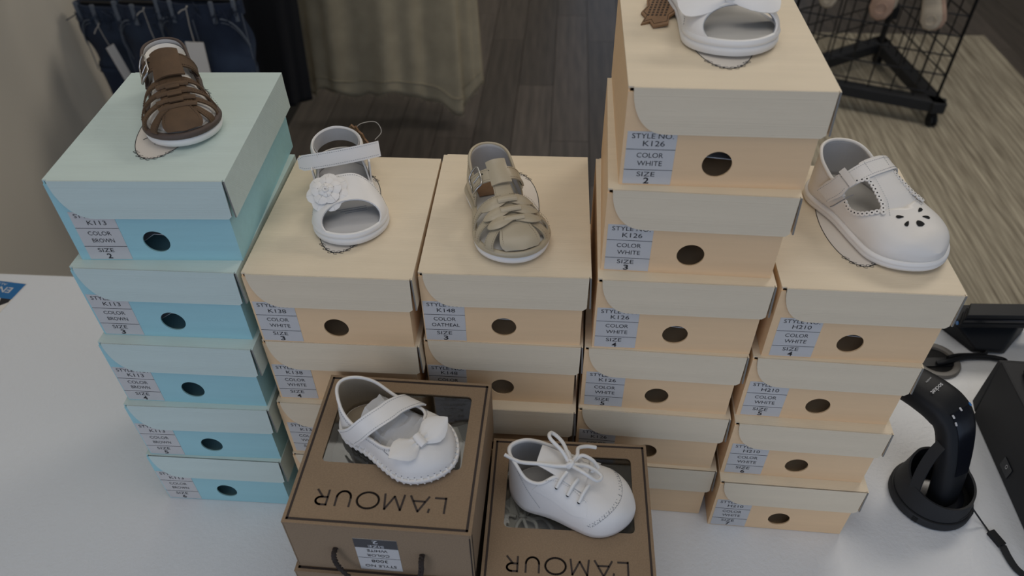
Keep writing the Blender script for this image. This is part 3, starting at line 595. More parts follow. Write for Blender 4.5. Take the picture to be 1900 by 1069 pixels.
def petals(mb, c, R, n, rad, tilt, ph, M, th=.0011):
    for k in range(n):
        a = 2*PI*k/n+ph; q = 12; V = []
        ctr = Vector((c[0]+R*math.cos(a), c[1]+R*math.sin(a), c[2]))
        X = Vector((math.cos(a), math.sin(a), 0)); Y = Vector((-math.sin(a), math.cos(a), 0))
        g = np.zeros((5, q+1, 3))
        for i in range(5):
            for j in range(q+1):
                rr_ = rad*(0.05+.95*i/4); b = 2*PI*j/q; p = ctr+X*(rr_*math.cos(b)*1.0)+Y*(rr_*math.sin(b)*1.12); p.z += tilt*((p-Vector(c)).length)+(-.0016*(i/4)**2+.0006)+.0005*((k % 2)); g[i, j] = M @ p
        mb.shell(g, th)
def infant_sandal(kind, label, L, kw=1.0):
    W1 = [(0, .022), (.15, .0255), (.4, .0265), (.6, .031), (.76, .0345), (.9, .034), (1, .031)]
    la = Last(L, W1, W1, [(0, .050), (.2, .046), (.35, .038), (.5, .0305), (.65, .0235), (.8, .0180), (.92, .0135), (1, .010)], 0.012, toe=0.30, spring=0.002, k=kw)
    r = empty('strap_sandal', (0, 0, 0)); tag(r, label, 'shoe'); c = PI/2; st = MB()
    sole(la, [(-.001, 0), (.0022, .0008), (.0034, .0040), (.0030, .0068), (.0018, .0078), (.0030, .0088), (.0034, .0112), (.0022, .0134), (.0002, .0138), (-.0012, .0118)], 'outsole', 'rubber', r)
    sole(la, [(-.001, .0098), (-.001, .0122), (-.0024, .0128)], 'insole', 'insole' if kind == 'bow' else 'lining', r)
    # heel counter: low sides
    zc = knots([(0, .030), (.10, .032), (.2, .038), (.30, .036), (.36, .022), (.42, .0135)]) if kind == 'flower' else knots([(0, .034), (.10, .034), (.2, .036), (.30, .032), (.36, .020), (.42, .0135)])
    G, t, u = quarter(la, 0.42, zang(la, zc), off=.0004); o = MB().grid(G[::-1]).build('heel_counter', ['white', 'lining'], r, 60, 1e-5, False); solid(o, .0018, 1)
    # padded ankle ring, standing higher at the back
    n, m = 41, 12; a = np.linspace(-PI*.70, PI*.70, n); v = np.linspace(0, 2*PI, m, endpoint=False)
    cx, ry = .026, .0245; G = np.zeros((n, m, 3))
    for i, q in enumerate(a):
        hgt = .0085*(1-.10*abs(q)); zc_ = .0475-.006*(abs(q)/2.5)**1.5
        for j, b in enumerate(v):
            rr_ = 1+(.0022*math.cos(b))/ry; G[i, j] = (cx-(.0255)*math.cos(q)*rr_, ry*math.sin(q)*rr_, zc_+hgt*math.sin(b))
    mb = MB(); mb.grid(G, wrap=True); mb.add(G[0], [tuple(range(m))]); mb.add(G[-1], [tuple(range(m))]); mb.build('ankle_band', 'white', r, 70)
    mb = MB(); mb.shell(np.stack([np.stack([cx-.0228*np.cos(a), .0222*np.sin(a), 0*a+z_-.006*(np.abs(a)/2.5)**1.5], 1) for z_ in (.0405, .0475, .0545)], 1), -.0004); mb.build('band_lining', 'lining', r, 60)
    # instep strap with hook-and-loop end
    ys = np.linspace(-.0400, .0410, 18); xs = .0400+.0060*(1-(ys/.034)**2)-.002; 
    tl = [( .0585 if abs(y) < .1 else 0) for y in ys]
    g = np.zeros((18, 5, 3))
    for i, y in enumerate(ys):
        for j, k in enumerate(np.linspace(-1, 1, 5)):
            e = 1-max(0, (-.036-y)/.004)**2*.35 if y < -.036 else 1
            arch = .0450-.0022*(y/.03)**2+.0012*(y/.03); g[i, j] = (xs[i]+k*.0042*e, y, arch-k*.0066*e)
    mb = MB(); mb.shell(g, -.0019); mb.build('instep_strap', 'white', r, 50)
    for j in (0.12, 0.88): stitch(st, [g[i, 0]*(1-j)+g[i, 4]*j+np.array([.0017, 0, .0013]) for i in range(18)])
    for sgn in (1, -1):    # side stays joining band, strap and sole
        mb = MB(); q = np.linspace(0, 1, 8); A = np.stack([.030+.010*q, sgn*(.0268+.0010*q), .013+.0255*q], 1); B = A+np.array([.020, 0, 0]); B[:, 0] -= .010*q
        vv = np.linspace(0, 1, 5)[None, :, None]; mb.shell(A[:, None]*(1-vv)+B[:, None]*vv, .0016*sgn); mb.build('side_stay', 'white', r, 50)
    # front strap over the toes
    f0, f1 = (.545, .775) if kind == 'flower' else (.56, .775)
    mb = MB()
    strap_st(mb, st, la, [(f0+.16, .03), (f0+.075, .5), (f0, 1.1), (f0-.01, c), (f0, 2.0), (f0+.075, 2.6), (f0+.16, PI-.03)], [(f1+.150, .03), (f1+.085, .5), (f1+.02, 1.1), (f1, c), (f1+.02, 2.0), (f1+.085, 2.6), (f1+.150, PI-.03)], 30, 8, .0006, .0016, (0.07,))
    o = mb.build('toe_strap', ['white'], r, 50)
    mb = MB(); strap(mb, la, [(f0+.162, .05), (f0+.077, .5), (f0+.002, 1.1), (f0-.008, c), (f0+.002, 2.0), (f0+.077, 2.6), (f0+.162, PI-.05)], [(f1+.147, .05), (f1+.085, .5), (f1+.018, 1.1), (f1-.002, c), (f1+.018, 2.0), (f1+.085, 2.6), (f1+.147, PI-.05)], 30, 6, -.0002, .0004)
    mb.build('strap_lining', 'greyst', r, 50)
    mb = MB(); put_text(mb, 'SIZE 3' if False else 'IIIIIIIIII', .024, .0035, frame((.100, .004, .0130), (0, 1, 0), (-1, 0, 0)))
    if kind == 'flower':
        for k in range(3): mb.box((.088+.0035*k, -.013+.004*k, .0128), (.0892+.0035*k, .017, .01300))
        mb.build('insole_print', 'greyst', r)
        p0 = la.P(np.array([.675]), np.array([c+.46]), .0030)[0]; fwd = la.P(np.array([.725]), np.array([c+.46]), .0030)[0]-p0; sid = la.P(np.array([.675]), np.array([c+.51]), .0030)[0]-p0
        Mx = frame(p0+np.array([.0, 0, .0018]), (1, 0, -.52), (0, 1, .16))
        fl_ = MB(); petals(fl_, (0, 0, .0002), .0125, 7, .0078, -.10, .2, Mx); o = fl_.build('flower', 'white', r, 45); fl_ = MB(); petals(fl_, (0, 0, .0026), .0080, 5, .0066, .0, .5, Mx); fl_.build('flower_layer', 'white', o, 45)
        fl_ = MB(); petals(fl_, (0, 0, .0046), .0032, 4, .0036, .05, .1, Mx); fl_.build('flower_layer', 'white', o, 45)
        fl_ = MB(); fl_.tube([Mx @ Vector((.0006*k**.5*math.cos(k*.55), .0006*k**.5*math.sin(k*.55), .0068)) for k in range(1, 26)], .0007, 6); fl_.build('flower_centre', 'white', o, 60)
    else:
        for k in range(4): MB().box((.030, -.012+.006*k, .0128), (.052, -.0105+.006*k, .0130)).build('insole_print', 'tagprint', r)
        p0 = la.P(np.array([.72]), np.array([c+.10]), .0028)[0]; Mx = frame(p0, (0.10, 1, 0.02), (-1, .1, .45))
        b = bow(Mx, .039, .034, r, 'white', .55)
    stuff(st.build('stitching', 'greyst', r)); return r
def bow(Mx, ln, wd, parent, m, blunt):
    """two puffed lobes and a knot; local x along the bow, z out of the shoe"""
    root = None
    kn = MB(); a = np.linspace(0, 2*PI, 14, endpoint=False); R = []
    for k in np.linspace(-1, 1, 7): R.append([Mx @ Vector((.0042*math.cos(q)*(1-.12*k*k), .0062*k, .0030+.0034*math.sin(q)*(1-.2*k*k))) for q in a])
    kn.rings(R); root = kn.build('bow_knot', m, parent, 60)
    for sgn in (1, -1):
        n, mm = 18, 9; s_ = np.linspace(0, 1, n); v = np.linspace(-1, 1, mm); g = np.zeros((n, mm, 3))
        prof = np.interp(s_, [0, .15, .35, .55, .75, .9, 1], [.34, .66, 1.0, .98, .66, .27, .01]) if blunt < .5 else np.interp(s_, [0, .15, .35, .55, .75, .9, .97, 1], [.30, .62, .92, 1.06, 1.10, .98, .72, .42])
        for i in range(n):
            for j in range(mm):
                puff = (.0024 if blunt < .5 else .0034)*math.sin(PI*min(1, s_[i]*.95+.05))*(1-v[j]**2); pl = .0012*math.cos(3*PI*v[j])*(1-s_[i])**2
                g[i, j] = Mx @ Vector((sgn*(.0025+ln*s_[i]), wd/2*max(prof[i], .03)*v[j]+(.12*ln*s_[i]*(1 if sgn < 0 else .2) if blunt < .5 else 0), .0012+puff+pl+.004*s_[i]**2*(1 if blunt < .5 else -.6)))
        b = MB(); b.shell(g, .0012); b.build('bow_lobe', m, parent, 55)
    return root

def t_strap(label, L=.152, kw=1.0):
    W1 = [(0, .023), (.15, .0265), (.38, .0270), (.6, .0325), (.75, .0355), (.9, .034), (1, .030)]
    la = Last(L, W1, W1, [(0, .066), (.15, .063), (.3, .053), (.42, .045), (.55, .037), (.68, .0295), (.82, .0235), (.93, .0175), (1, .0085)], .0095, e1=.72, e2=.80, toe=.30, spring=.003, k=kw)
    r = empty('t_strap_shoe', (0, 0, 0)); tag(r, label, 'shoe'); c = PI/2; st = MB()
    sole(la, [(-.001, 0), (.0016, .0008), (.0030, .0036), (.0022, .0056), (.0030, .0068), (.0026, .0088), (.0004, .0102), (-.0015, .0100)], 'outsole', 'rubber', r)
    sole(la, [(-.0015, .0080), (-.0015, .0104), (-.003, .0108)], 'insole', 'insole', r)
    zt = .66
    zc = knots([(0, .052), (.07, .051), (.16, .046), (.26, .039), (.34, .036), (.40, .031), (.47, .026)])
    za = zang(la, zc)
    def thtop(t):
        base = za(np.minimum(t, .47)); w_ = np.sqrt(np.clip(1-np.clip((t-.44)/(zt-.44), 0, 1)**2.2, 0, 1)); w0 = c-base
        return c-w0*w_
    G, t, u = quarter(la, 1.0, thtop, 60, 12, .0)
    o = MB().grid(G[::-1]).build('upper', ['white2', 'lining'], r, 60, 2e-5, False); solid(o, .0016, 1)
    k = [i for i in range(len(t)) if t[i] < .40]; MB().tube(G[k, -1], .0019, 8).build('collar', 'white2', r, 60)
    # vamp seam and counter stitching
    for sgn in (1, -1):
        q = np.linspace(0, 1, 16); T_ = .40-.10*(q-.2)**2*1.6+.02*q; T_ = .33+.12*q**.7; A_ = .04+.62*q
        S = la.P(T_, A_ if sgn > 0 else PI-A_, .0005); MB().tube(S, .00045, 5).build('vamp_seam', 'greyst', r)
    # T strap
    def edge(t_, w_): return np.stack([t_, c+w_], 1)
    tt = np.linspace(.335, .70, 14); w_ = np.interp(tt, [.335, .50, .62, .70], [.34, .30, .36, .56])
    mb = MB(); strap_st(mb, st, la, edge(tt, -w_), edge(tt, w_), 22, 9, np.interp(np.linspace(0, 1, 22), [0, .72, 1], [.0034, .0012, -.0016])[:, None], .0015, (.16, .84)); mb.build('t_strap', 'white2', r, 50)
    mb = MB(); q = np.linspace(.2, 1, 10)
    ta, tb = .325, .415
    strap_st(mb, st, la, [(ta-.01, .30), (ta, .8), (ta+.02, c), (ta, 2.3), (ta-.09, PI-.30)], [(tb-.01, .30), (tb, .8), (tb+.03, c), (tb+.01, 2.3), (tb-.07, PI-.30)], 30, 6, .0030, .0015, (.13, .87)); mb.build('ankle_strap', 'white2', r, 50)
    mb = MB(); strap_st(mb, st, la, [(ta-.11, PI-.18), (ta-.055, PI-.45), (ta-.025, PI-.70)], [(tb-.085, PI-.14), (tb-.02, PI-.42), (tb-.005, PI-.70)], 12, 6, .0050, .0015, (.1, .9)); mb.build('strap_tab', 'white2', r, 50)
    mb = MB(); strap(mb, la, [(ta-.03, PI-.74), (ta-.02, PI-.90)], [(tb+.005, PI-.74), (tb+.015, PI-.90)], 6, 6, .0064, .0012); mb.build('strap_loop', 'white2', r, 50)
    # scalloped edging with punched dots
    sc = MB(); dots = MB()
    def scallop(t_, th_, off=.0030):
        P = la.P(t_, th_, off); Ls = np.concatenate([[0], np.cumsum(np.linalg.norm(np.diff(P, axis=0), axis=1))]); d = .0042
        for i in range(int(Ls[-1]/d)+1):
            tq = np.interp(i*d, Ls, t_); hq = np.interp(i*d, Ls, th_)
            p = la.P(np.array([tq]), np.array([hq]), off)[0]; nn = la.P(np.array([tq]), np.array([hq]), off+.001)[0]-p; nn /= np.linalg.norm(nn)+1e-9
            sc.tube([p-nn*.0007, p+nn*.0007], .0024, 12); dots.tube([p+nn*.0006, p+nn*.00085], .00075, 8)
    for sgn in (1, -1):
        scallop(tt[1:-1], c+sgn*(w_[1:-1]+.03), .0022)
        t2 = np.linspace(.43, zt-.002, 40); t2 = .43+(zt-.43)*np.sin(np.linspace(0, PI/2, 40)); a2 = thtop(t2)
        kk = a2 < c-.34; t2, a2 = t2[kk], a2[kk]; scallop(t2, a2 if sgn > 0 else PI-a2, .0012)
    s3 = np.linspace(PI-.95, c+.34, 12); scallop(np.linspace(tb-.0, tb+.035, 12), s3, .0040)
    o = stuff(sc.build('scalloped_trim', 'white2', r, 50)); stuff(dots.build('punched_dots', 'void', o))
    # five teardrop cut-outs on the toe
    tc, hc = .775, c
    for i, (du, dv, an) in enumerate(((-.055, .20, 2.5), (-.012, .30, 1.95), (.030, .10, .9+PI/2), (.030, -.14, .35), (-.025, -.26, -.25))):
        pass
    p0 = la.P(np.array([.745]), np.array([c+.05]), .0)[0]; fx = la.P(np.array([.79]), np.array([c+.05]))[0]-p0; fy = la.P(np.array([.745]), np.array([c-.02]))[0]-p0; 
    for k, an in enumerate((-2.05, -1.0, 0.0, 1.0, 2.05)):
        dr = .0088; du = dr*math.cos(an)/L; cen_t = .752+du; cen_h = c-.0+(-dr*math.sin(an))/.040
        g = np.zeros((9, 5, 2)); s_ = np.linspace(-1, 1, 9); ln = .0034; wd = .0013*np.sqrt(np.clip(1-s_**2, 0, 1))*(1.15+.55*s_)+.00005
        for i in range(9):
            for j, v_ in enumerate(np.linspace(-1, 1, 5)):
                a_, b_ = s_[i]*ln, v_*wd[i]; X = a_*math.cos(an)-b_*math.sin(an); Y = a_*math.sin(an)+b_*math.cos(an); g[i, j] = (cen_t+X/L, cen_h-Y/.040)
        mb = MB(); mb.shell(la.P(g[..., 0], g[..., 1], .00025), .0002); mb.build('teardrop_cutout', 'void', r)
    stuff(st.build('stitching', 'greyst', r)); return r

def bow_shoe(label, L=.118):
    W1 = [(0, .022), (.15, .0265), (.4, .0285), (.6, .0335), (.76, .036), (.9, .034), (1, .030)]
    la = Last(L, W1, W1, [(0, .058), (.15, .055), (.3, .046), (.45, .038), (.6, .0315), (.75, .0275), (.88, .0215), (.96, .0145), (1, .008)], .0035, e1=.70, e2=.82, heel=.24, toe=.36)
    r = empty('bow_strap_shoe', (0, 0, 0)); tag(r, label, 'shoe'); c = PI/2; st = MB()
    sole(la, [(-.003, 0), (.0004, .0012), (.0006, .0036), (-.001, .0042)], 'soft_sole', 'white', r); sole(la, [(-.0025, .0030), (-.0025, .0048), (-.004, .0052)], 'insole', 'tanlin', r)
    zt = .70; zc = knots([(0, .049), (.07, .047), (.16, .041), (.26, .034), (.36, .029), (.46, .027)]); za = zang(la, zc)
    def thtop(t):
        base = za(np.minimum(t, .46)); w_ = np.sqrt(np.clip(1-np.clip((t-.38)/(zt-.38), 0, 1)**2.3, 0, 1)); return c-(c-base)*w_
    G, t, u = quarter(la, 1.0, thtop, 56, 12, .0)
    o = MB().grid(G[::-1]).build('upper', ['white', 'tanlin'], r, 60, 2e-5, False); solid(o, .0016, 1)
    k = [i for i in range(len(t)) if t[i] < zt-.004]; lo = [i for i in k if u[i] < 0]; hi = [i for i in k if u[i] >= 0]
    MB().tube(np.vstack([G[lo, -1], G[hi, -1]]), .0015, 8).build('collar_binding', 'white', r, 60)
    E = np.array([la.P(np.array([t[i]]), np.array([(thtop(t[i:i+1])[0]-.10) if u[i] > 0 else PI-thtop(t[i:i+1])[0]+.10]), .0004)[0] for i in k]); stitch(st, E[:len(lo)]); stitch(st, E[len(lo):])
    # whipped stitches around the base and their holes
    wh = MB(); ho = MB(); R = la.outline(.0002, 60); Ls = np.concatenate([[0], np.cumsum(np.linalg.norm(np.diff(np.vstack([R, R[:1]]), axis=0), axis=1))]); RR = np.vstack([R, R[:1]])
    nst = int(Ls[-1]/.0060)
    for i in range(nst):
        s_ = i*Ls[-1]/nst; p = np.array([np.interp(s_, Ls, RR[:, j]) for j in range(3)]); q = np.array([np.interp((s_+.002) % Ls[-1], Ls, RR[:, j]) for j in range(3)]); tn = q-p; tn /= np.linalg.norm(tn)+1e-9; nn = np.array([-tn[1], tn[0], 0])
        if p[0] < .12*L: continue
        wh.tube([p-nn*.0016+[0, 0, .0088]+tn*.001, p+nn*.0006+[0, 0, .0080]+tn*.0005, p+nn*.0014+[0, 0, .0050]-tn*.0008, p+nn*.0008+[0, 0, .0025]-tn*.0014], .0012, 6)
        ho.tube([p-nn*.0012+[0, 0, .0100]+tn*.001, p-nn*.0004+[0, 0, .0104]+tn*.001], .0006, 6)
    stuff(wh.build('whip_stitching', 'white', r, 60)); stuff(ho.build('stitch_holes', 'greyst', r))
    MB().tube([p+np.array([0, 0, .0062]) for p in la.outline(.0010, 50)], .0018, 6, True).build('seam_roll', 'white', r, 60)
    # crossing strap
    mb = MB(); ta, tb = .27, .43
    strap_st(mb, st, la, [(.44, .62), (.43, 1.1), (.39, c), (.33, 2.1), (.25, 2.6), (.14, PI-.20)], [(.60, .66), (.58, 1.1), (.53, c), (.47, 2.1), (.40, 2.6), (.32, PI-.20)], 30, 7, .0032, .0017, (.12, .88), .00025); mb.build('strap', 'white', r, 50)
    # two slots each side
    for t0 in (.50, .60):
        for sgn in (-1, 1):
            a0 = .72; d, e = .028, .085; q = np.array([(t0-d, a0-e), (t0+d, a0-e), (t0+d, a0+e), (t0-d, a0+e)]); Q = np.vstack([q, q[:1]]); pts = []
            for i in range(4): pts += [Q[i]*(1-f)+Q[i+1]*f for f in (0, .33, .66)]
            Q = np.array(pts); MB().tube(la.P(Q[:, 0], Q[:, 1] if sgn > 0 else PI-Q[:, 1], .0003), .00028, 4, True).build('slot', 'greyst', r)
    p0 = la.P(np.array([.77]), np.array([c+.10]), .0010)[0]; Mx = frame(p0, (.27, 1, 0), (-1, .27, .30)); bow(Mx, .0300, .0240, r, 'white', .2)
    # crumpled tissue stuffing
    rs = np.random.RandomState(5); mb = MB(); n = 12; g = np.zeros((n, n, 3))
    for i in range(n):
        for j in range(n): q = la.P(np.array([.28+.42*i/(n-1)]), np.array([.35+(PI-.7)*j/(n-1)]), -.004)[0]; q[2] = .008+(q[2]-.008)*(.60+.25*rs.rand()); g[i, j] = q
    mb.shell(g, .0006); mb.build('tissue_stuffing', 'tissue', r, 30)
    stuff(st.build('stitching', 'greyst', r)); return r

def lace_shoe(label, L=.122):
    W1 = [(0, .0225), (.15, .0270), (.4, .0285), (.6, .0335), (.76, .0365), (.9, .035), (1, .031)]
    la = Last(L, W1, W1, [(0, .068), (.15, .067), (.3, .060), (.42, .050), (.55, .041), (.68, .0345), (.82, .0285), (.92, .0215), (.97, .014), (1, .008)], .002, e1=.66, e2=.80, heel=.24, toe=.36, spring=.002)
    r = empty('lace_up_shoe', (0, 0, 0)); tag(r, label, 'shoe'); c = PI/2; st = MB()
    sole(la, [(-.004, 0), (-.0012, .0008), (-.0004, .003), (-.0015, .0036)], 'soft_sole', 'white', r); sole(la, [(-.0025, .0018), (-.0025, .0036), (-.004, .004)], 'insole', 'lining', r)
    zt = .47; zc = knots([(0, .060), (.08, .058), (.18, .050), (.28, .048), (.36, .052), (.42, .054)]); za = zang(la, zc)
    def thtop(t):
        base = za(np.minimum(t, .38)); w_ = np.sqrt(np.clip(1-np.clip((t-.30)/(zt-.30), 0, 1)**2.6, 0, 1)); return c-(c-base)*w_
    G, t, u = quarter(la, 1.0, thtop, 56, 14, .0)
    o = MB().grid(G[::-1]).build('upper', ['white', 'lining'], r, 60, 2e-5, False); solid(o, .0020, 1)
    k = [i for i in range(len(t)) if t[i] < zt-.02]; MB().tube(G[[i for i in k], -1], .0019, 8).build('collar_binding', 'white', r, 60)
    # eyelet facings (quarters lying over the vamp)
    fa = MB()
    for sgn in (1, -1):
        f = lambda a: a if sgn > 0 else PI-a
        strap_st(fa, st, la, [(.335, f(1.02)), (.42, f(1.25)), (.54, f(1.28)), (.655, f(1.12))], [(.24, f(.55)), (.42, f(.50)), (.56, f(.46)), (.67, f(.62))], 18, 8, .0004, .0014, (.10,))
    fa.build('eyelet_facing', 'white', r, 50)
    mb = MB(); n = 12; g = np.zeros((n, 7, 3))
    for i in range(n):
        for j, v_ in enumerate(np.linspace(-1, 1, 7)):
            q = la.P(np.array([.60-.34*i/(n-1)]), np.array([c+v_*.30*(1-.2*(i/(n-1))**3)]), .0010)[0]; g[i, j] = q+np.array([-.004*(i/(n-1))**2, 0, -.0035*max(0, i/(n-1)-.6)/.4])
    mb.shell(g, .0016); mb.build('tongue', 'white', r, 50)
    # wing-tip: pinked edge and punched dots
    dots = MB()
    for sgn in (1, -1):
        for row, dd in ((0, 0), (1, .022), (2, .011)):
            q = np.linspace(0, 1, 16 if row < 2 else 8); T_ = .855-.17*q**1.5+dd; A_ = c-1.20*q
            for a_, b_ in zip(T_, A_):
                p = la.P(np.array([a_]), np.array([b_ if sgn > 0 else PI-b_]), .0002)[0]; nn = la.P(np.array([a_]), np.array([b_ if sgn > 0 else PI-b_]), .0012)[0]-p; dots.tube([p, p+nn*.12], .00042 if row < 2 else .0006, 6)
        q = np.linspace(0, 1, 30); stitch(st, la.P(.880-.17*q**1.5, (c-1.22*q) if sgn > 0 else PI-(c-1.22*q), .0003), .0018)
        q = np.linspace(0, 1, 20); stitch(st, la.P(.05+.26*q, (.95-.80*q) if sgn > 0 else PI-(.95-.80*q), .0004), .0020)
    stuff(dots.build('punched_dots', 'greyst', r))
    # laces
    lc = MB(); R_ = .0019
    ey = MB(); A0 = .98
    def ept(t_, sgn, off=.0030): return la.P(np.array([t_]), np.array([A0 if sgn > 0 else PI-A0]), off)[0]
    rows = (.41, .50, .59)
    for t_ in rows:
        for sgn in (1, -1): p = ept(t_, sgn, .0020); q = ept(t_, sgn, .0028); ey.tube([p, q], .0016, 10)
    ey.build('eyelet', 'void', r)
    top = la.P(np.array([.44]), np.array([c]), .0085)[0]
    for i, t_ in enumerate(rows):
        for sgn in (1, -1):
            a = ept(t_, sgn, .0024); b = la.P(np.array([t_+.030]), np.array([c-sgn*.10]), .0058)[0]
            lc.tube(spline([a, (a+b)/2+np.array([0, 0, .0026]), b], 10), R_, 7)
    T_ = lambda x, y, z: top+np.array([x, y, z])
    for pts in ([T_(0, 0, 0), T_(-.010, .006, .010), T_(-.024, .013, .016), T_(-.024, .022, .012), T_(-.012, .018, .006), T_(0, .002, .002)],          # far loop
                [T_(0, 0, 0), T_(.014, -.007, .004), T_(.027, -.006, -.005), T_(.030, .001, -.006), T_(.017, .004, -.001), T_(.002, 0, .002)],            # near loop
                [T_(0, -.002, .001), T_(-.012, -.006, .002), T_(-.028, -.010, .004), T_(-.046, -.012, .002), T_(-.062, -.010, .004)],               # long end over the heel
                [T_(0, .002, .001), T_(.004, .010, .003), T_(.003, .020, .001), T_(.010, .028, -.004), T_(.018, .032, -.008)],
                [T_(.002, .003, 0), T_(.008, .012, .002), T_(.018, .013, -.002), T_(.026, .010, -.008)]):
        lc.tube(spline(pts, 34), R_, 7)
    lc.tube([T_(.002*math.cos(a)-.0, .0034*math.sin(a), .0012+.0036*math.cos(a)) for a in np.linspace(0, 2*PI, 14, endpoint=False)], .0018, 7, True)
    for dy in (-.003, .003): lc.tube(spline([T_(-.004, dy, 0), T_(0, dy*.6, .0045), T_(.004, -dy*.3, .001)], 8), R_*1.1, 7)
    lc.build('laces', 'rubber', r, 70)
    stuff(st.build('stitching', 'greyst', r)); return r

Hb = H
S1 = place(fisherman('brown', 'brown nubuck closed-toe fisherman sandal on the topmost blue box', .1386, .95), (-.2903, .5902), 5*Hb, -66, .1386)
S2 = place(infant_sandal('flower', 'white sandal with a layered leather flower on peach box marked K138', .1318), (-.1491, .5574), 4*Hb, -75, .1318)
S3 = place(fisherman('oat', 'oatmeal leather closed-toe fisherman sandal on peach box marked K148', .1364), (.0109, .5254), 4*Hb, -74, .1364)
S4 = place(infant_sandal('bow', 'white sandal with a large bow on the highest peach box', .1347, 1.1), (.1885, .5695), 6*Hb, -84, .1347)
S5 = place(t_strap('white scalloped T-strap shoe with teardrop cut-outs on peach box marked H210', .1536, 1.15), (.3832, .5089), 4*Hb, -66.4, .1536)
S6 = place(bow_shoe('white strap shoe with a bow and whip-stitched edge on upper kraft box', .1225), (-.0568, .3896), 3*KH, -31.3, .1225)
S7 = place(lace_shoe('white lace-up wing-tip shoe on the lower kraft box', .1274), (.1166, .3848), 2*KH, -18, .1274)
# the other shoe of each pair, seen through the film
m6 = copy_tree(S6); m6['label'] = 'second white bow shoe lying inside the upper kraft box under its film'; m6.location = (-.1640, .4500, TZ+2*KH+.0032); m6.rotation_euler.z = math.radians(-5)
m7 = copy_tree(S7); m7['label'] = 'second white lace-up shoe lying inside the lower kraft box under its film'; m7.location = (.0080, .4560, TZ+KH+.0032); m7.rotation_euler.z = math.radians(-90)

# ------------------------------------------------------------------ leather swing tags
def hide_tag(name, loc, ex, ey, sz, label, string=None, wk=1.0):
    P = [(a, b*wk) for a, b in [(-.9,-.55),(-.55,-.50),(-.35,-.72),(-.05,-.60),(.25,-.75),(.48,-.52),(.85,-.60),(1.0,-.28),(.78,-.05),(.95,.30),(.80,.58),(.45,.48),(.20,.66),(-.08,.55),(-.40,.70),(-.60,.46),(-.95,.52),(-.82,.20),(-1.05,0)]]
    r = empty(name, loc); tag(r, label, 'tag', 'tan leather tags'); z = Vector(ex).cross(Vector(ey)); M = frame((0, 0, 0), ex, ey)
    MB().prism([(x*sz, y*sz) for x, y in P], -.0009, .0009, 0, M).build('hide_piece', 'tag', r)
    l = MB(); l.tube([M @ Vector((x*sz*.88, y*sz*.86, .0010)) for x, y in P], .0003, 4, True)
    for k in range(5):
        for q in range(9): l.box(((-.55+.122*q)*sz, (-.36+.17*k)*sz*wk, .0009), ((-.55+.122*q+.075)*sz, (-.36+.17*k+.09)*sz*wk, .0011), 0, M)
    l.build('stamped_lines', 'tagprint', r)
    if string is not None: MB().tube(spline([Vector(p)-Vector(loc) for p in string], 40), .00045, 6).build('string', 'string', r)
    return r
zf = TZ+4*H
hide_tag('leather_tag', (-.1590, .7000, zf+.0300), (.45, -.15, -.8), (.55, -.75, .45), .0190, 'tan hide-shaped leather tag behind the flower sandal strap',
         [(-.166, .699, zf+.042), (-.158, .703, zf+.048), (-.143, .706, zf+.048), (-.137, .700, zf+.040), (-.143, .690, zf+.036)])
zb = TZ+6*H
hide_tag('leather_tag', (.1385, .6700, zb+.0040), (.30, .95, .05), (-.95, .30, -.10), .0420, 'tan hide-shaped leather tag lying by the bow sandal heel', [(.146, .695, zb+.006), (.150, .705, zb+.012), (.156, .710, zb+.020)], .52)

# ------------------------------------------------------------------ right end of the table: till things
def cyl_rings(cx, cy, prof, n=48): return [[(cx+r*math.cos(2*PI*k/n), cy+r*math.sin(2*PI*k/n), z) for k in range(n)] for r, z in prof]
dk = empty('scanner_dock', (.5080, .4960, TZ+.0004)); tag(dk, 'round black scanner dock with a tall carrying loop on white table', 'dock')
bs = MB(); bs.rings(cyl_rings(0, 0, [(.0455, 0), (.0470, .0015), (.0470, .0095), (.0455, .0115), (.040, .0118)])); bs.build('base_ring', 'blkm', dk, 40)
for a in (-2.35, -.62): MB().box((-.003, -.0475, .0020), (.003, -.0450, .0100), 0, Matrix.Rotation(a+PI/2, 4, 'Z')).build('base_notch', 'void', dk)
MB().rings(cyl_rings(0, 0, [(.0425, .0116), (.0425, .0136)])).build('groove', 'void', dk, 40)
# cup wall: rim low in front, rising at the sides and up behind into the loop
n = 72; cup = MB(); g = np.zeros((n, 7, 3)); fwd_a = math.radians(-62)
for k in range(n):
    a = 2*PI*k/n; dlt = abs(math.atan2(math.sin(a-fwd_a), math.cos(a-fwd_a)))
    hr = .034+.020*(dlt/PI)**1.4
    for j in range(7): v = j/6; z = .0132+(hr-.0132)*v; rad = .0432-.0085*min(1, z/.055); g[k, j] = (rad*math.cos(a), rad*math.sin(a), z)
g = np.concatenate([g, g[:1]]); cup.shell(g, .0026); cup.build('cup', 'blkm', dk, 40)
MB().rings(cyl_rings(0, 0, [(.034, .0137), (.034, .0165), (.030, .018)])).build('cup_floor', 'gloss', dk, 40)
ad = Vector((math.cos(fwd_a), math.sin(fwd_a), 0)); pe = Vector((-ad.y, ad.x, 0)); lp = []
for q in np.linspace(0, PI, 36): p = pe*(.0362*math.cos(q)*(1+.0*math.sin(q)))-ad*(.004+.012*math.sin(q)**.8); lp.append((p.x, p.y, .030+.066*math.sin(q)**.85))
g = np.zeros((36, 5, 3))
for i, p in enumerate(lp):
    for j, v in enumerate(np.linspace(-1, 1, 5)): b = Vector(p)+ad*(.0062*v); g[i, j] = b[:]
ml = MB(); ml.shell(g, .0028); ml.build('carrying_loop', 'blkm', dk, 40)
sl = MB(); gs_ = np.zeros((14, 3, 3))
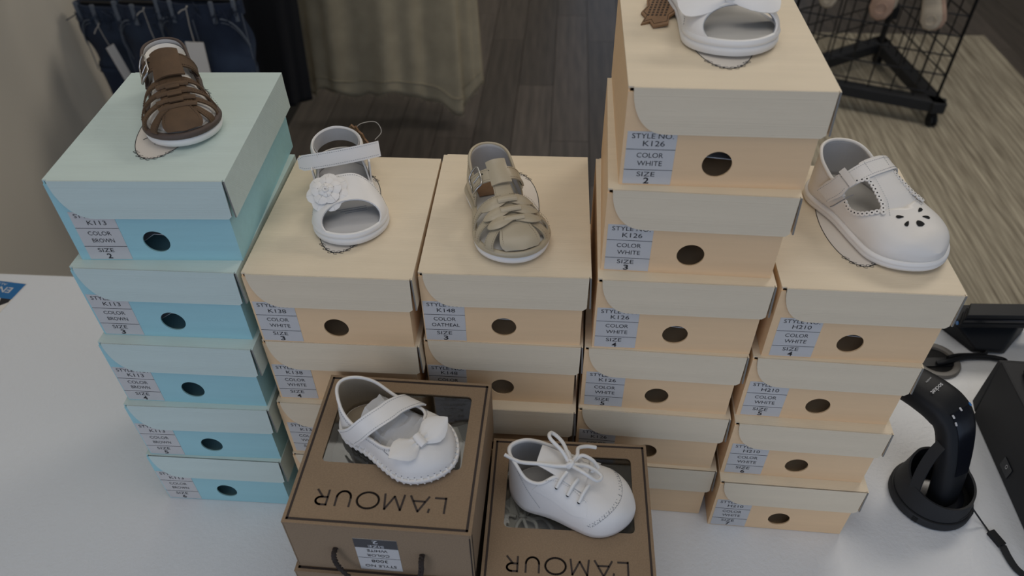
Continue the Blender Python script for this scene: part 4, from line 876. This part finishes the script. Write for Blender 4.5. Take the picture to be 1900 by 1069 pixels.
for i, a in enumerate(np.linspace(math.radians(128), math.radians(200), 14)):
    for j in range(3): gs_[i, j] = (.0375*math.cos(a), .0375*math.sin(a), .0375+.0035*j)
sl.shell(gs_, .001); sl.build('metal_contact', 'chrome', dk, 40)
gs_ = np.zeros((14, 3, 3)); so = MB()
for i, a in enumerate(np.linspace(math.radians(-75), math.radians(-22), 14)):
    for j in range(3): gs_[i, j] = (.0426*math.cos(a), .0426*math.sin(a), .0155+.0018*j*math.sin((i+.5)/14*PI))
so.shell(gs_, .0008); so.build('cord_slot', 'void', dk, 40)
# hand scanner: swept section, handle up out of the cup, head bent away
hs = empty('barcode_scanner', (.5080, .4960, TZ+.019)); tag(hs, 'black handheld barcode scanner standing head-up in the round dock', 'scanner')
path = spline([(.004, -.012, 0), (.004, -.004, .030), (.003, .008, .062), (.001, .026, .090), (-.006, .042, .101), (-.022, .063, .105), (-.048, .094, .104)], 40)
hw_ = np.interp(np.linspace(0, 1, 40), [0, .3, .5, .62, .8, 1], [.0175, .0200, .0230, .0255, .0255, .0240]); ht_ = np.interp(np.linspace(0, 1, 40), [0, .3, .55, .7, 1], [.0130, .0140, .0155, .0170, .0150])
R = []; axx = Vector((.87, .42, .05)).normalized()
for i in range(40):
    t = Vector(path[min(i+1, 39)]-path[max(i-1, 0)]).normalized(); x = (axx-t*axx.dot(t)).normalized(); y = t.cross(x); ring = []
    for k in range(28):
        a = 2*PI*k/28; c_, s_ = math.cos(a), math.sin(a); ring.append(Vector(path[i])+x*(hw_[i]*math.copysign(abs(c_)**.65, c_))+y*(ht_[i]*math.copysign(abs(s_)**.7, s_)))
    R.append(ring)
MB().rings(R).build('body', 'blk', hs, 50)
def on_scan(i, u, off):
    t = Vector(path[min(i+1, 39)]-path[max(i-1, 0)]).normalized(); x = (axx-t*axx.dot(t)).normalized(); y = t.cross(x)
    if y.dot(Vector((0, -.53, .85))) < 0: y = -y
    return frame(Vector(path[i])+x*(hw_[i]*u)+y*(ht_[i]*(1-.25*abs(u)**4)+off), t, y.cross(t)), t, x, y
pn = MB(); g = np.zeros((16, 7, 3))
for i in range(16):
    ii = 9+i
    for j, v in enumerate(np.linspace(-.55, .55, 7)): F_, t, x, y = on_scan(ii, v, .0002); g[i, j] = F_.translation
pn.shell(g, .0006); pn.build('gloss_panel', 'gloss', hs, 50)
F_, t, x, y = on_scan(31, -.05, .0012); tx = MB(); put_text(tx, 'socket', .021, .0052, frame(F_.translation, -x+t*.05, -t), .012); F2, *_ = on_scan(33, .1, .0012); put_text(tx, 'mobile', .0105, .0020, frame(F2.translation+t*.002, -x, -t)); tx.build('lettering', 'lightp', hs)
for i, u in ((24, .05), (23, -.50), (24, .66), (21.0, -.55)):
    F_, t, x, y = on_scan(int(i), u, .0006); b = MB(); b.prism(rrect(-.0022, -.0011, .0022, .0011, .0008, 3), 0, .0008, 0, F_); b.build('status_light', 'lightp' if u < .5 else 'led', hs)
# wrist strap
ws = empty('wrist_strap', (.544, .478, TZ)); tag(ws, 'thin black wrist strap trailing from the dock to the table edge', 'strap')
O = Vector((.544, .478, 0)); q = lambda x, y, z=.0018: Vector((x, y, z))-O
MB().tube(spline([q(.536, .470, .026), q(.5480, .462, .012), q(.5560, .456, .003), q(.5590, .447, .0014)], 24), .0010, 6).build('thin_cord', 'blkm', ws, 60)
c0 = q(.5590, .447, .0034); c1 = q(.5645, .429, .0034); dd = (c1-c0).normalized(); MB().box((0, -.0042, -.0028), ((c1-c0).length, .0042, .0028), 0, frame(c0, dd, (0, 0, 1)) @ Matrix.Rotation(PI/2, 4, 'X')).build('slider', 'blk', ws)
P = spline([q(.5645, .429, .003), q(.5650, .415, .002), q(.5670, .402, .0018), q(.5730, .392, .0018), q(.582, .380, .0018)], 24); g = np.zeros((24, 3, 3))
for i in range(24):
    t = Vector(P[min(i+1, 23)]-P[max(0, i-1)]).normalized(); x = t.cross(Vector((0, 0, 1)))
    for j in range(3): g[i, j] = (Vector(P[i])+x*(.0042*(j-1)))[:]
MB().shell(g, -.0012).build('webbing', 'blkm', ws, 60)
# receipt printer
pr_ = empty('receipt_printer', (.62, .63, TZ+.0004)); tag(pr_, 'large matt black receipt printer cut off by the right edge', 'printer')
def hexa(V, name, m, par, bw=.0025):
    o = MB().add(V, [(0,3,2,1),(4,5,6,7),(0,1,5,4),(1,2,6,5),(2,3,7,6),(3,0,4,7)]).build(name, m, par); return bevel(o, bw)
pdir = Vector((-.107, -.994, 0)); pside = Vector((.994, -.107, 0))
def pv(a, b, z): v = pdir*a+pside*b; return (v.x, v.y, z)
hexa([pv(.012, 0, .0), pv(.23, 0, 0), pv(.23, .15, 0), pv(.012, .15, 0), pv(0, 0, .097), pv(.23, 0, .099), pv(.23, .15, .099), pv(0, .15, .097)], 'housing', 'blkm', pr_)
hexa([pv(-.004, -.0006, .0120), pv(.012, -.0006, .006), pv(.012, .15, .006), pv(-.004, .15, .012), pv(-.004, -.0006, .0955), pv(.004, -.0006, .0955), pv(.004, .15, .0955), pv(-.004, .15, .0955)], 'back_cover', 'blkm', pr_, .002)
hexa([pv(.012, .014, .0985), pv(.22, .012, .0985), pv(.22, .14, .0985), pv(.012, .14, .0985), pv(.030, .020, .118), pv(.21, .018, .118), pv(.21, .13, .118), pv(.030, .13, .118)], 'paper_cover', 'gloss', pr_, .008)
Fs = frame(pv(.108, -.0006, .020), pdir, (0, 0, 1)); sw = MB(); sw.prism(rrect(-.0105, -.0085, .0105, .0085, .0015, 3), -.0004, .0006, 0, Fs); o = sw.build('power_switch', 'gloss', pr_)
tx = MB(); put_text(tx, 'O', .0042, .0066, Fs @ Matrix.Translation((.0005, .002, .0009))); tx.build('lettering', 'lightp', o)
# customer display / card reader at the back
cr_ = empty('card_reader', (.705, .770, TZ+.0004)); tag(cr_, 'black card reader with slab head and wedge foot at table back', 'card reader')
def q3(x, y, z): return (x-.705, y-.770, z)
hexa([q3(.668, .732, 0), q3(.716, .728, 0), q3(.768, .775, 0), q3(.640, .790, 0), q3(.672, .728, .010), q3(.706, .724, .010), q3(.748, .765, .045), q3(.632, .780, .045)], 'foot', 'blk', cr_, .003)
hexa([q3(.642, .752, .030), q3(.800, .748, .030), q3(.806, .768, .030), q3(.640, .774, .030), q3(.640, .752, .046), q3(.800, .748, .046), q3(.806, .776, .050), q3(.640, .782, .050)], 'tilt_bracket', 'blkm', cr_, .002)
for k in range(3): z0 = .0465+.0075*k; e = .002*k; hexa([q3(.634+e, .738+e*.5, z0), q3(.835-e, .731+e*.5, z0), q3(.838-e, .756, z0+.002), q3(.650+e, .763, z0+.002), q3(.636+e, .738+e*.5, z0+.0068), q3(.835-e, .731+e*.5, z0+.0068), q3(.838-e, .756, z0+.0088), q3(.650+e, .763, z0+.0088)], 'slab_layer', ('blk', 'gloss', 'blk')[k], cr_, .0012)
MB().tube([q3(.6330, .7420, .0515), q3(.6322, .7420, .0515)], .0030, 14).build('camera_lens', 'led', cr_, 40)
# cable hole and cables
gm = empty('cable_grommet', (.6090, .7160, TZ)); tag(gm, 'grey-brown round cable grommet set in the table behind the boxes', 'grommet')
MB().rings(cyl_rings(0, 0, [(.0300, .0004), (.0340, .0006), (.0340, .0030), (.0320, .0052), (.0265, .0058), (.0245, .0045), (.0235, .0012)]), cap=False).build('rim', 'grom', gm, 40)
MB().rings(cyl_rings(0, 0, [(.0240, .0005), (.0240, .0011)])).build('hole', 'void', gm, 40)
MB().prism([(-.0235, -.012), (.0235, -.012), (.0200, .004), (-.0200, .004)], .0012, .0035).build('half_cover', 'blk', gm)
def cable(label, pts, r, name='power_cable'):
    o = MB().tube(spline(pts, 60), r, 8).build(name, 'blk', None, 60); tag(o, label, 'cable', 'black cables by the till'); return o
z = TZ
cable('black cable arching from the printer back to the grommet behind the boxes', [(.668, .662, z+.040), (.690, .686, z+.020), (.7040, .7080, z+.0075), (.6960, .7150, z+.006), (.6800, .7180, z+.006), (.6550, .7180, z+.006), (.6350, .7130, z+.0066), (.6180, .7080, z+.0075), (.6070, .7080, z+.0045)], .0036)
cable('short black cable from the card reader foot joining the arched cable', [(.687, .7290, z+.008), (.6860, .7270, z+.006), (.6830, .7255, z+.0040), (.6700, .7245, z+.0034), (.6500, .7245, z+.0034), (.6380, .7215, z+.0052), (.6260, .7170, z+.0068)], .0028)
cable('black cable hanging between the scanner dock and the printer', [(.6130, .6220, z+.012), (.6020, .6180, z+.004), (.5900, .5900, z+.0035), (.5780, .5550, z+.0035), (.5700, .5300, z+.0035), (.5650, .5050, z+.004), (.556, .492, z+.0055)], .0026)

# ------------------------------------------------------------------ flyer at the left end
fy = empty('flyer', (-.7932, .9087, TZ+.0004)); tag(fy, 'blue printed flyer with a photo lying at the left table end', 'flyer')
M = Matrix.Rotation(math.radians(-10.5), 4, 'Z')
MB().box((-.16, -.15, 0), (.0012, .0012, .0004), 0, M).build('sheet', 'paper', fy); MB().box((-.16, -.0365, .0004), (0, 0, .0006), 0, M).build('blue_panel', 'bluep', fy)
tx = MB(); FM = lambda a, b: M @ frame((a, b, .0008), (-1, 0, 0), (0, -1, 0)); put_text(tx, 'ENTE', .046, .0125, FM(-.0370, -.0180), .01); put_text(tx, 'AL', .010, .005, FM(-.0440, -.0300)); put_text(tx, 'ALL', .018, .0045, FM(-.0390, -.0060)); tx.build('lettering', 'lightp', fy)
MB().prism([(-.0006, -.0367), (-.0190, -.0367), (-.0110, -.0540), (-.0006, -.0440)], .0004, .0006, 0, M).build('dark_print', 'ink', fy); MB().prism([(-.022, -.0400), (-.019, -.0520), (-.026, -.0600), (-.060, -.0600), (-.060, -.0380)], .0004, .00062, 0, M).build('photo_print', 'skin', fy)
MB().prism([(-.0006, -.078), (-.0006, -.110), (-.06, -.110), (-.04, -.078)], .0004, .0006, 0, M).build('dark_print', 'ink', fy)

# ------------------------------------------------------------------ hanging clothes
def wall_x(y): v = shop(-1.525, 0); c, s = math.cos(STORE), math.sin(STORE); return v.x - (y-v.y)*s/c
def rail(a, b, label):
    """wall-mounted bar from point a on the wall to free end b"""
    A_ = Vector(a); B_ = Vector(b); d = (B_-A_).normalized(); A_ += d*.006; r = empty('wall_rail', A_); tag(r, label, 'rail')
    MB().tube([d*0, B_-A_], .012, 12).build('bar', 'chrome', r, 40); MB().tube([d*0, d*.008], .03, 20).build('flange', 'chrome', r, 40); MB().tube([B_-A_, B_-A_+d*.01], .016, 14).build('end_cap', 'chrome', r, 40)
rail((wall_x(2.36)+.012, 2.36, 1.02), (-.745, 1.95, 1.02), 'chrome wall rail the folded jeans hang from')
rail((wall_x(2.46), 2.46, 1.05), (-.06, 2.76, 1.05), 'chrome wall rail the skirt and black trousers hang from')
def hook(parent, z0, zr, wd):
    mb = MB(); mb.tube(spline([(0, 0, z0), (0, 0, zr-.03), (0, 0.014, zr-.016), (0, .0165, zr+.002), (0, 0, zr+.0155), (0, -.0155, zr+.002)], 24), .0022, 6); mb.tube([(-wd, 0, z0), (wd, 0, z0)], .006, 8)
    mb.build('hanger', 'blackwire', parent, 60)
def jeans(x, y, yaw, wst, label, seed, hem=.13, sx=1.0):
    r = empty('jeans', (x, y, .0), yaw); r.scale.x = sx; tag(r, label, 'jeans', 'dark blue jeans'); rs = np.random.RandomState(seed); n, m = 22, 24
    def tub(cx0, cx1, w0, w1, d0, d1, z0, z1, name, ph, par=r):
        g = np.zeros((n, m, 3))
        for i in range(n):
            s_ = i/(n-1); cx = cx0+(cx1-cx0)*s_; a_ = w0+(w1-w0)*s_; d = d0+(d1-d0)*s_; z_ = z0+(z1-z0)*s_
            for j in range(m): q = 2*PI*j/m; k = 1+.05*math.sin(5*q+ph+7*s_)+.03*math.sin(11*q+3*s_+ph); g[i, j] = (cx+a_*math.cos(q)*k, d*math.sin(q)*k+.006*math.sin(9*s_+ph), z_)
        mb = MB(); mb.grid(g, wrap=True); o = mb.build(name, 'denim', par, 60); solid(o, .002); return g
    Hp = tub(0, 0, .148, .150, .040, .050, wst, wst-.21, 'hip', seed)
    for sgn in (1, -1): tub(sgn*.070, sgn*.058, .080, .060, .050, .034, wst-.19, hem, 'leg', seed+sgn)
    mb = MB(); a = np.linspace(0, 2*PI, 40); g = np.stack([np.stack([.150*np.cos(a), .043*np.sin(a), 0*a+z_], 1) for z_ in (wst-.036, wst-.018, wst+.002)], 1); mb.shell(g, .003); mb.build('waistband', 'denim', r, 50)
    for k, q in enumerate((-2.6, -2.05, -1.1, -.5)):
        p = Vector((.154*math.cos(q), .048*math.sin(q), 0)); b = MB(); b.box((p.x-.006, p.y-.004, wst-.048), (p.x+.006, p.y+.003, wst+.010)); b.build('belt_loop', 'denimst', r)
    st = MB()
    for sgn in (1, -1):     # curved pocket mouths and side seams
        P = []
        for q in np.linspace(0, 1, 14): a_ = -PI/2+sgn*(.62+.72*q); P.append((.157*math.cos(a_), .056*math.sin(a_)-.002, wst-.034-.085*q**1.8)); 
        for pp, rr_ in ((P, .0022), ([(p[0], p[1], p[2]-.010) for p in P], .0012)): MB().tube(pp, rr_, 5).build('pocket_stitching', 'denimst', r)
        MB().tube([(.156*math.cos(-PI/2+sgn*1.30), .055*math.sin(-PI/2+sgn*1.30), wst-.03-.18*q) for q in np.linspace(0, 1, 8)], .0014, 5).build('side_seam', 'denimst', r)
    st.tube([(0, -.055, wst-.035), (.002, -.058, wst-.10), (.012, -.060, wst-.16)], .0016, 5); st.build('fly_stitching', 'denimst', r)
    fr = MB()
    for k in range(26): a_ = -PI*(.08+.84*rs.rand()); p = Vector((.155*math.cos(a_), .050*math.sin(a_), wst-.005-.04*rs.rand())); fr.tube([p, p+Vector((.012*rs.randn(), -.006, .010*rs.randn())), p+Vector((.016*rs.randn(), -.010, -.012-.01*rs.rand()))], .0016, 4)
    fr.build('frayed_threads', 'denim', r, 60)['kind'] = 'stuff'
    hook(r, wst-.002, 1.02, .13); return r
jeans(-1.150, 2.225, -.10, .690, 'dark blue jeans furthest left, hanging next to the wall', 1)
jeans(-.975, 2.110, -.10, .735, 'dark blue jeans hanging in the middle of the three pairs', 2)
jeans(-.828, 1.995, -.12, .790, 'dark blue jeans nearest the black trousers, large white tag in front', 3, sx=.80)
def price_tag(x, y, z, rot, label, ln=.085, wd=.042, sl=.085, yaw=0.0):
    r = empty('price_tag', (x, y, z), 0, (0, rot, yaw)); tag(r, label, 'tag', 'white paper tags on the jeans')
    MB().box((-wd/2, -.0012, -sl-ln), (wd/2, .0012, -sl)).build('card', 'paper', r)
    s_ = MB(); s_.tube([(0, 0, -sl-.004), (-.0015, -.001, -sl*.5), (0, 0, 0)], .0014, 5); s_.tube([(0, 0, 0), (-.012, -.002, -.004), (-.022, -.003, -.012)], .0016, 5); s_.tube([(0, 0, 0), (.005, -.002, .008)], .0022, 5); s_.build('string', 'string', r, 60)
price_tag(-1.190, 2.120, .665, -.16, 'narrow edge-on white tag hanging from the leftmost jeans', .12, .026, .065, .9)
price_tag(-.992, 2.015, .752, -.05, 'white tag on string from the middle jeans, behind the brown sandal', .085, .04, .115)
price_tag(-.832, 1.915, .795, .06, 'wide white tag hanging right of the brown sandal heel', .14, .048, .090)
def drape(name, label, cat, m, cx, cy, yaw, zt, zb, w0, w1, d0, d1, folds, amp, seed, fray=0.0, zr=1.05, hem=None, seam=None):
    r = empty(name, (cx, cy, 0), yaw); tag(r, label, cat); n, k = 40, 160; g = np.zeros((n, k+1, 3)); rs = np.random.RandomState(seed); ph = rs.rand(6)*6
    for i in range(n):
        s_ = i/(n-1)
        for j in range(k+1):
            q = 2*PI*j/k; rip = amp*(.25+.75*s_)*(math.sin(folds*q+ph[0]+1.2*s_)+.55*math.sin((folds*1.7//1)*q+ph[1])+.4*math.sin((folds*2.6//1)*q+ph[2]+2*s_))
            a_ = w0+(w1-w0)*s_; d = d0+(d1-d0)*s_; zz = zt+(zb-zt)*s_
            if hem: zz += hem(q)*s_**3
            g[i, j] = (a_*math.cos(q)+rip*math.cos(q), d*math.sin(q)+rip*math.sin(q)*1.0, zz+fray*s_**8*math.sin(23*q+ph[3])*.5+fray*s_**8*math.sin(9*q+ph[4]))
    mb = MB(); mb.grid(g); o = mb.build('cloth', m, r, 80, 1e-5); solid(o, .0018); 
    if seam:
        s2 = MB(); gi = g[int(n*.90)]; s2.tube([gi[j]+np.array([0, -.002, 0]) for j in range(k//2, k)], .0022, 5); s2.build('hem_stitching', m, r)
        f2 = MB()
        for j in range(k//2, k):
            p = Vector(g[-1, j]); f2.tube([p, p+Vector((.004*rs.randn(), -.001, -.006-.008*rs.rand()))], .0009, 4)
        f2.build('frayed_edge', m, r)['kind'] = 'stuff'
    hook(r, zt-.01, zr, w0*.8); return r
drape('black_trousers', 'plain black garment hanging between the jeans and beige skirt', 'trousers', 'blackc', -.860, 2.545, -.10, .86, .20, .160, .120, .06, .055, 5, .008, 4, zr=1.05)
drape('linen_skirt', 'olive-beige linen skirt with a ruffled frayed hem, hanging over the floor', 'skirt', 'linen', -.478, 2.715, -.06, .90, .165, .345, .368, .070, .095, 9, .016, 11, .016,
      hem=lambda q: -.105*math.exp(-((math.atan2(math.sin(q+.72), math.cos(q+.72)))/.26)**2)-.02*math.exp(-((math.atan2(math.sin(q-PI-.45), math.cos(q-PI-.45)))/.3)**2), seam=True)

# ------------------------------------------------------------------ triangular wire rack on castors
Rc, Lc, Bc = Vector((1.666, 2.622, 0)), Vector((1.124, 2.880, 0)), Vector((1.651, 3.160, 0)); ct = (Rc+Lc+Bc)/3
rk = empty('wire_rack', (ct.x, ct.y, .0085)); tag(rk, 'black triangular wire grid rack on castors standing on the rug', 'rack')
z0 = .0825
for a, b in ((Lc, Rc), (Rc, Bc), (Bc, Lc)):
    d = (b-a).normalized(); F_ = frame(a-ct, d, Vector((0, 0, 1)).cross(d)); bevel(MB().box((-.035, -.027, z0-.022), ((b-a).length+.035, .027, z0+.022), 0, F_).build('base_bar', 'blkm', rk), .004)
for p in (Rc, Lc, Bc):
    w_ = p-ct; cs = MB(); cs.tube([(w_.x, w_.y, z0-.018), (w_.x, w_.y, .046)], .006, 8); o = cs.build('castor', 'chrome', rk, 40); wh = MB(); dx = .016
    for s_ in (-1, 1): wh.tube([(w_.x+s_*.004, w_.y-dx, .0235), (w_.x+s_*.013, w_.y-dx, .0235)], .0235, 20)
    wh.box((w_.x-.011, w_.y-dx-.012, .026), (w_.x+.011, w_.y+.012, .052)); wh.build('wheel', 'blk', o, 40)
ZT = 1.60
for a, b in ((Lc, Rc), (Rc, Bc), (Bc, Lc)):
    a_ = a*.985+ct*.015; b_ = b*.985+ct*.015; L_ = (b_-a_).length; d = (b_-a_).normalized(); mb = MB(); nv = 7
    for k in range(nv+1): p = a_+d*(L_*k/nv)-ct; mb.tube([(p.x, p.y, z0+.02), (p.x, p.y, ZT)], .0030 if 0 < k < nv else .0055, 6)
    k = 0
    while z0+.045+k*.0765 < ZT: zz = z0+.045+k*.0765; mb.tube([a_-ct+Vector((0, 0, zz)), b_-ct+Vector((0, 0, zz))], .0030, 6); k += 1
    mb.build('grid_panel', 'blackwire', rk, 60)
mb = MB(); mb.tube([(Bc-ct)*.93+Vector((0, 0, z0+.01)), (Bc-ct)*.93+Vector((0, 0, ZT))], .013, 10); mb.build('rear_post', 'blackwire', rk, 40)
bk = MB(); pz = (Bc-ct)*.93; bk.box((pz.x-.024, pz.y-.024, .215), (pz.x+.024, pz.y+.024, .265)); bk.build('post_clamp', 'blk', rk)
def sock(x, y, z, yaw, m, label, sc=1.25, tilt=0.0, grp='baby socks on the wire rack'):
    r = empty('baby_sock', (x, y, z), 0, (0, tilt, yaw)); r.scale = (sc,)*3; tag(r, label, 'sock', grp); n, k = 26, 20; R = []
    for i in range(n):
        s_ = i/(n-1); zz = .10-.20*s_; wd = np.interp(s_, [0, .15, .4, .6, .85, .97, 1], [.029, .028, .025, .029, .033, .020, .004]); dp = .011*(1 if s_ < .9 else math.sqrt(max(.02, 1-((s_-.9)/.1)**2))); ox = np.interp(s_, [0, .4, .7, 1], [0, 0, .008, .010])
        R.append([(ox+wd*math.cos(2*PI*q/k), dp*math.sin(2*PI*q/k)+.0012*math.sin(zz*900), zz) for q in range(k)])
    MB().rings(R).build('knit_body', m, r, 60)
    c = MB(); c.tube([(.009+.016*math.cos(q), -.0115, -.062+.016*math.sin(q)) for q in np.linspace(0, 2*PI, 20, endpoint=False)], .0015, 5, True); c.build('toe_seam', m, r, 60)
    h_ = MB(); h_.tube([(0, .0, .098), (0, 0, .118), (0, .018, .124)], .0016, 6); h_.build('hook', 'blackwire', r); return r
nrm = Vector((-.43, -.90, 0))
sock(1.503, 2.634, .500, -.45, 'sock', 'cream knitted baby sock with toe cap at right of the wire rack', 1.1, -.20); sock(1.536, 2.664, .488, -.45, 'pinksock', 'pinkish baby sock tucked behind the cream capped one', 1.1, -.20)
sock(1.358, 2.696, .530, -.45, 'pinksock', 'beige fuzzy baby sock in the middle of the wire rack', 1.25, .05); sock(1.389, 2.726, .535, -.45, 'sock', 'cream baby sock just behind the beige fuzzy one', 1.2, .1)
sock(1.192, 2.790, .515, -.45, 'sock', 'cream baby sock tip at the left of the wire rack', 1.0, 0)
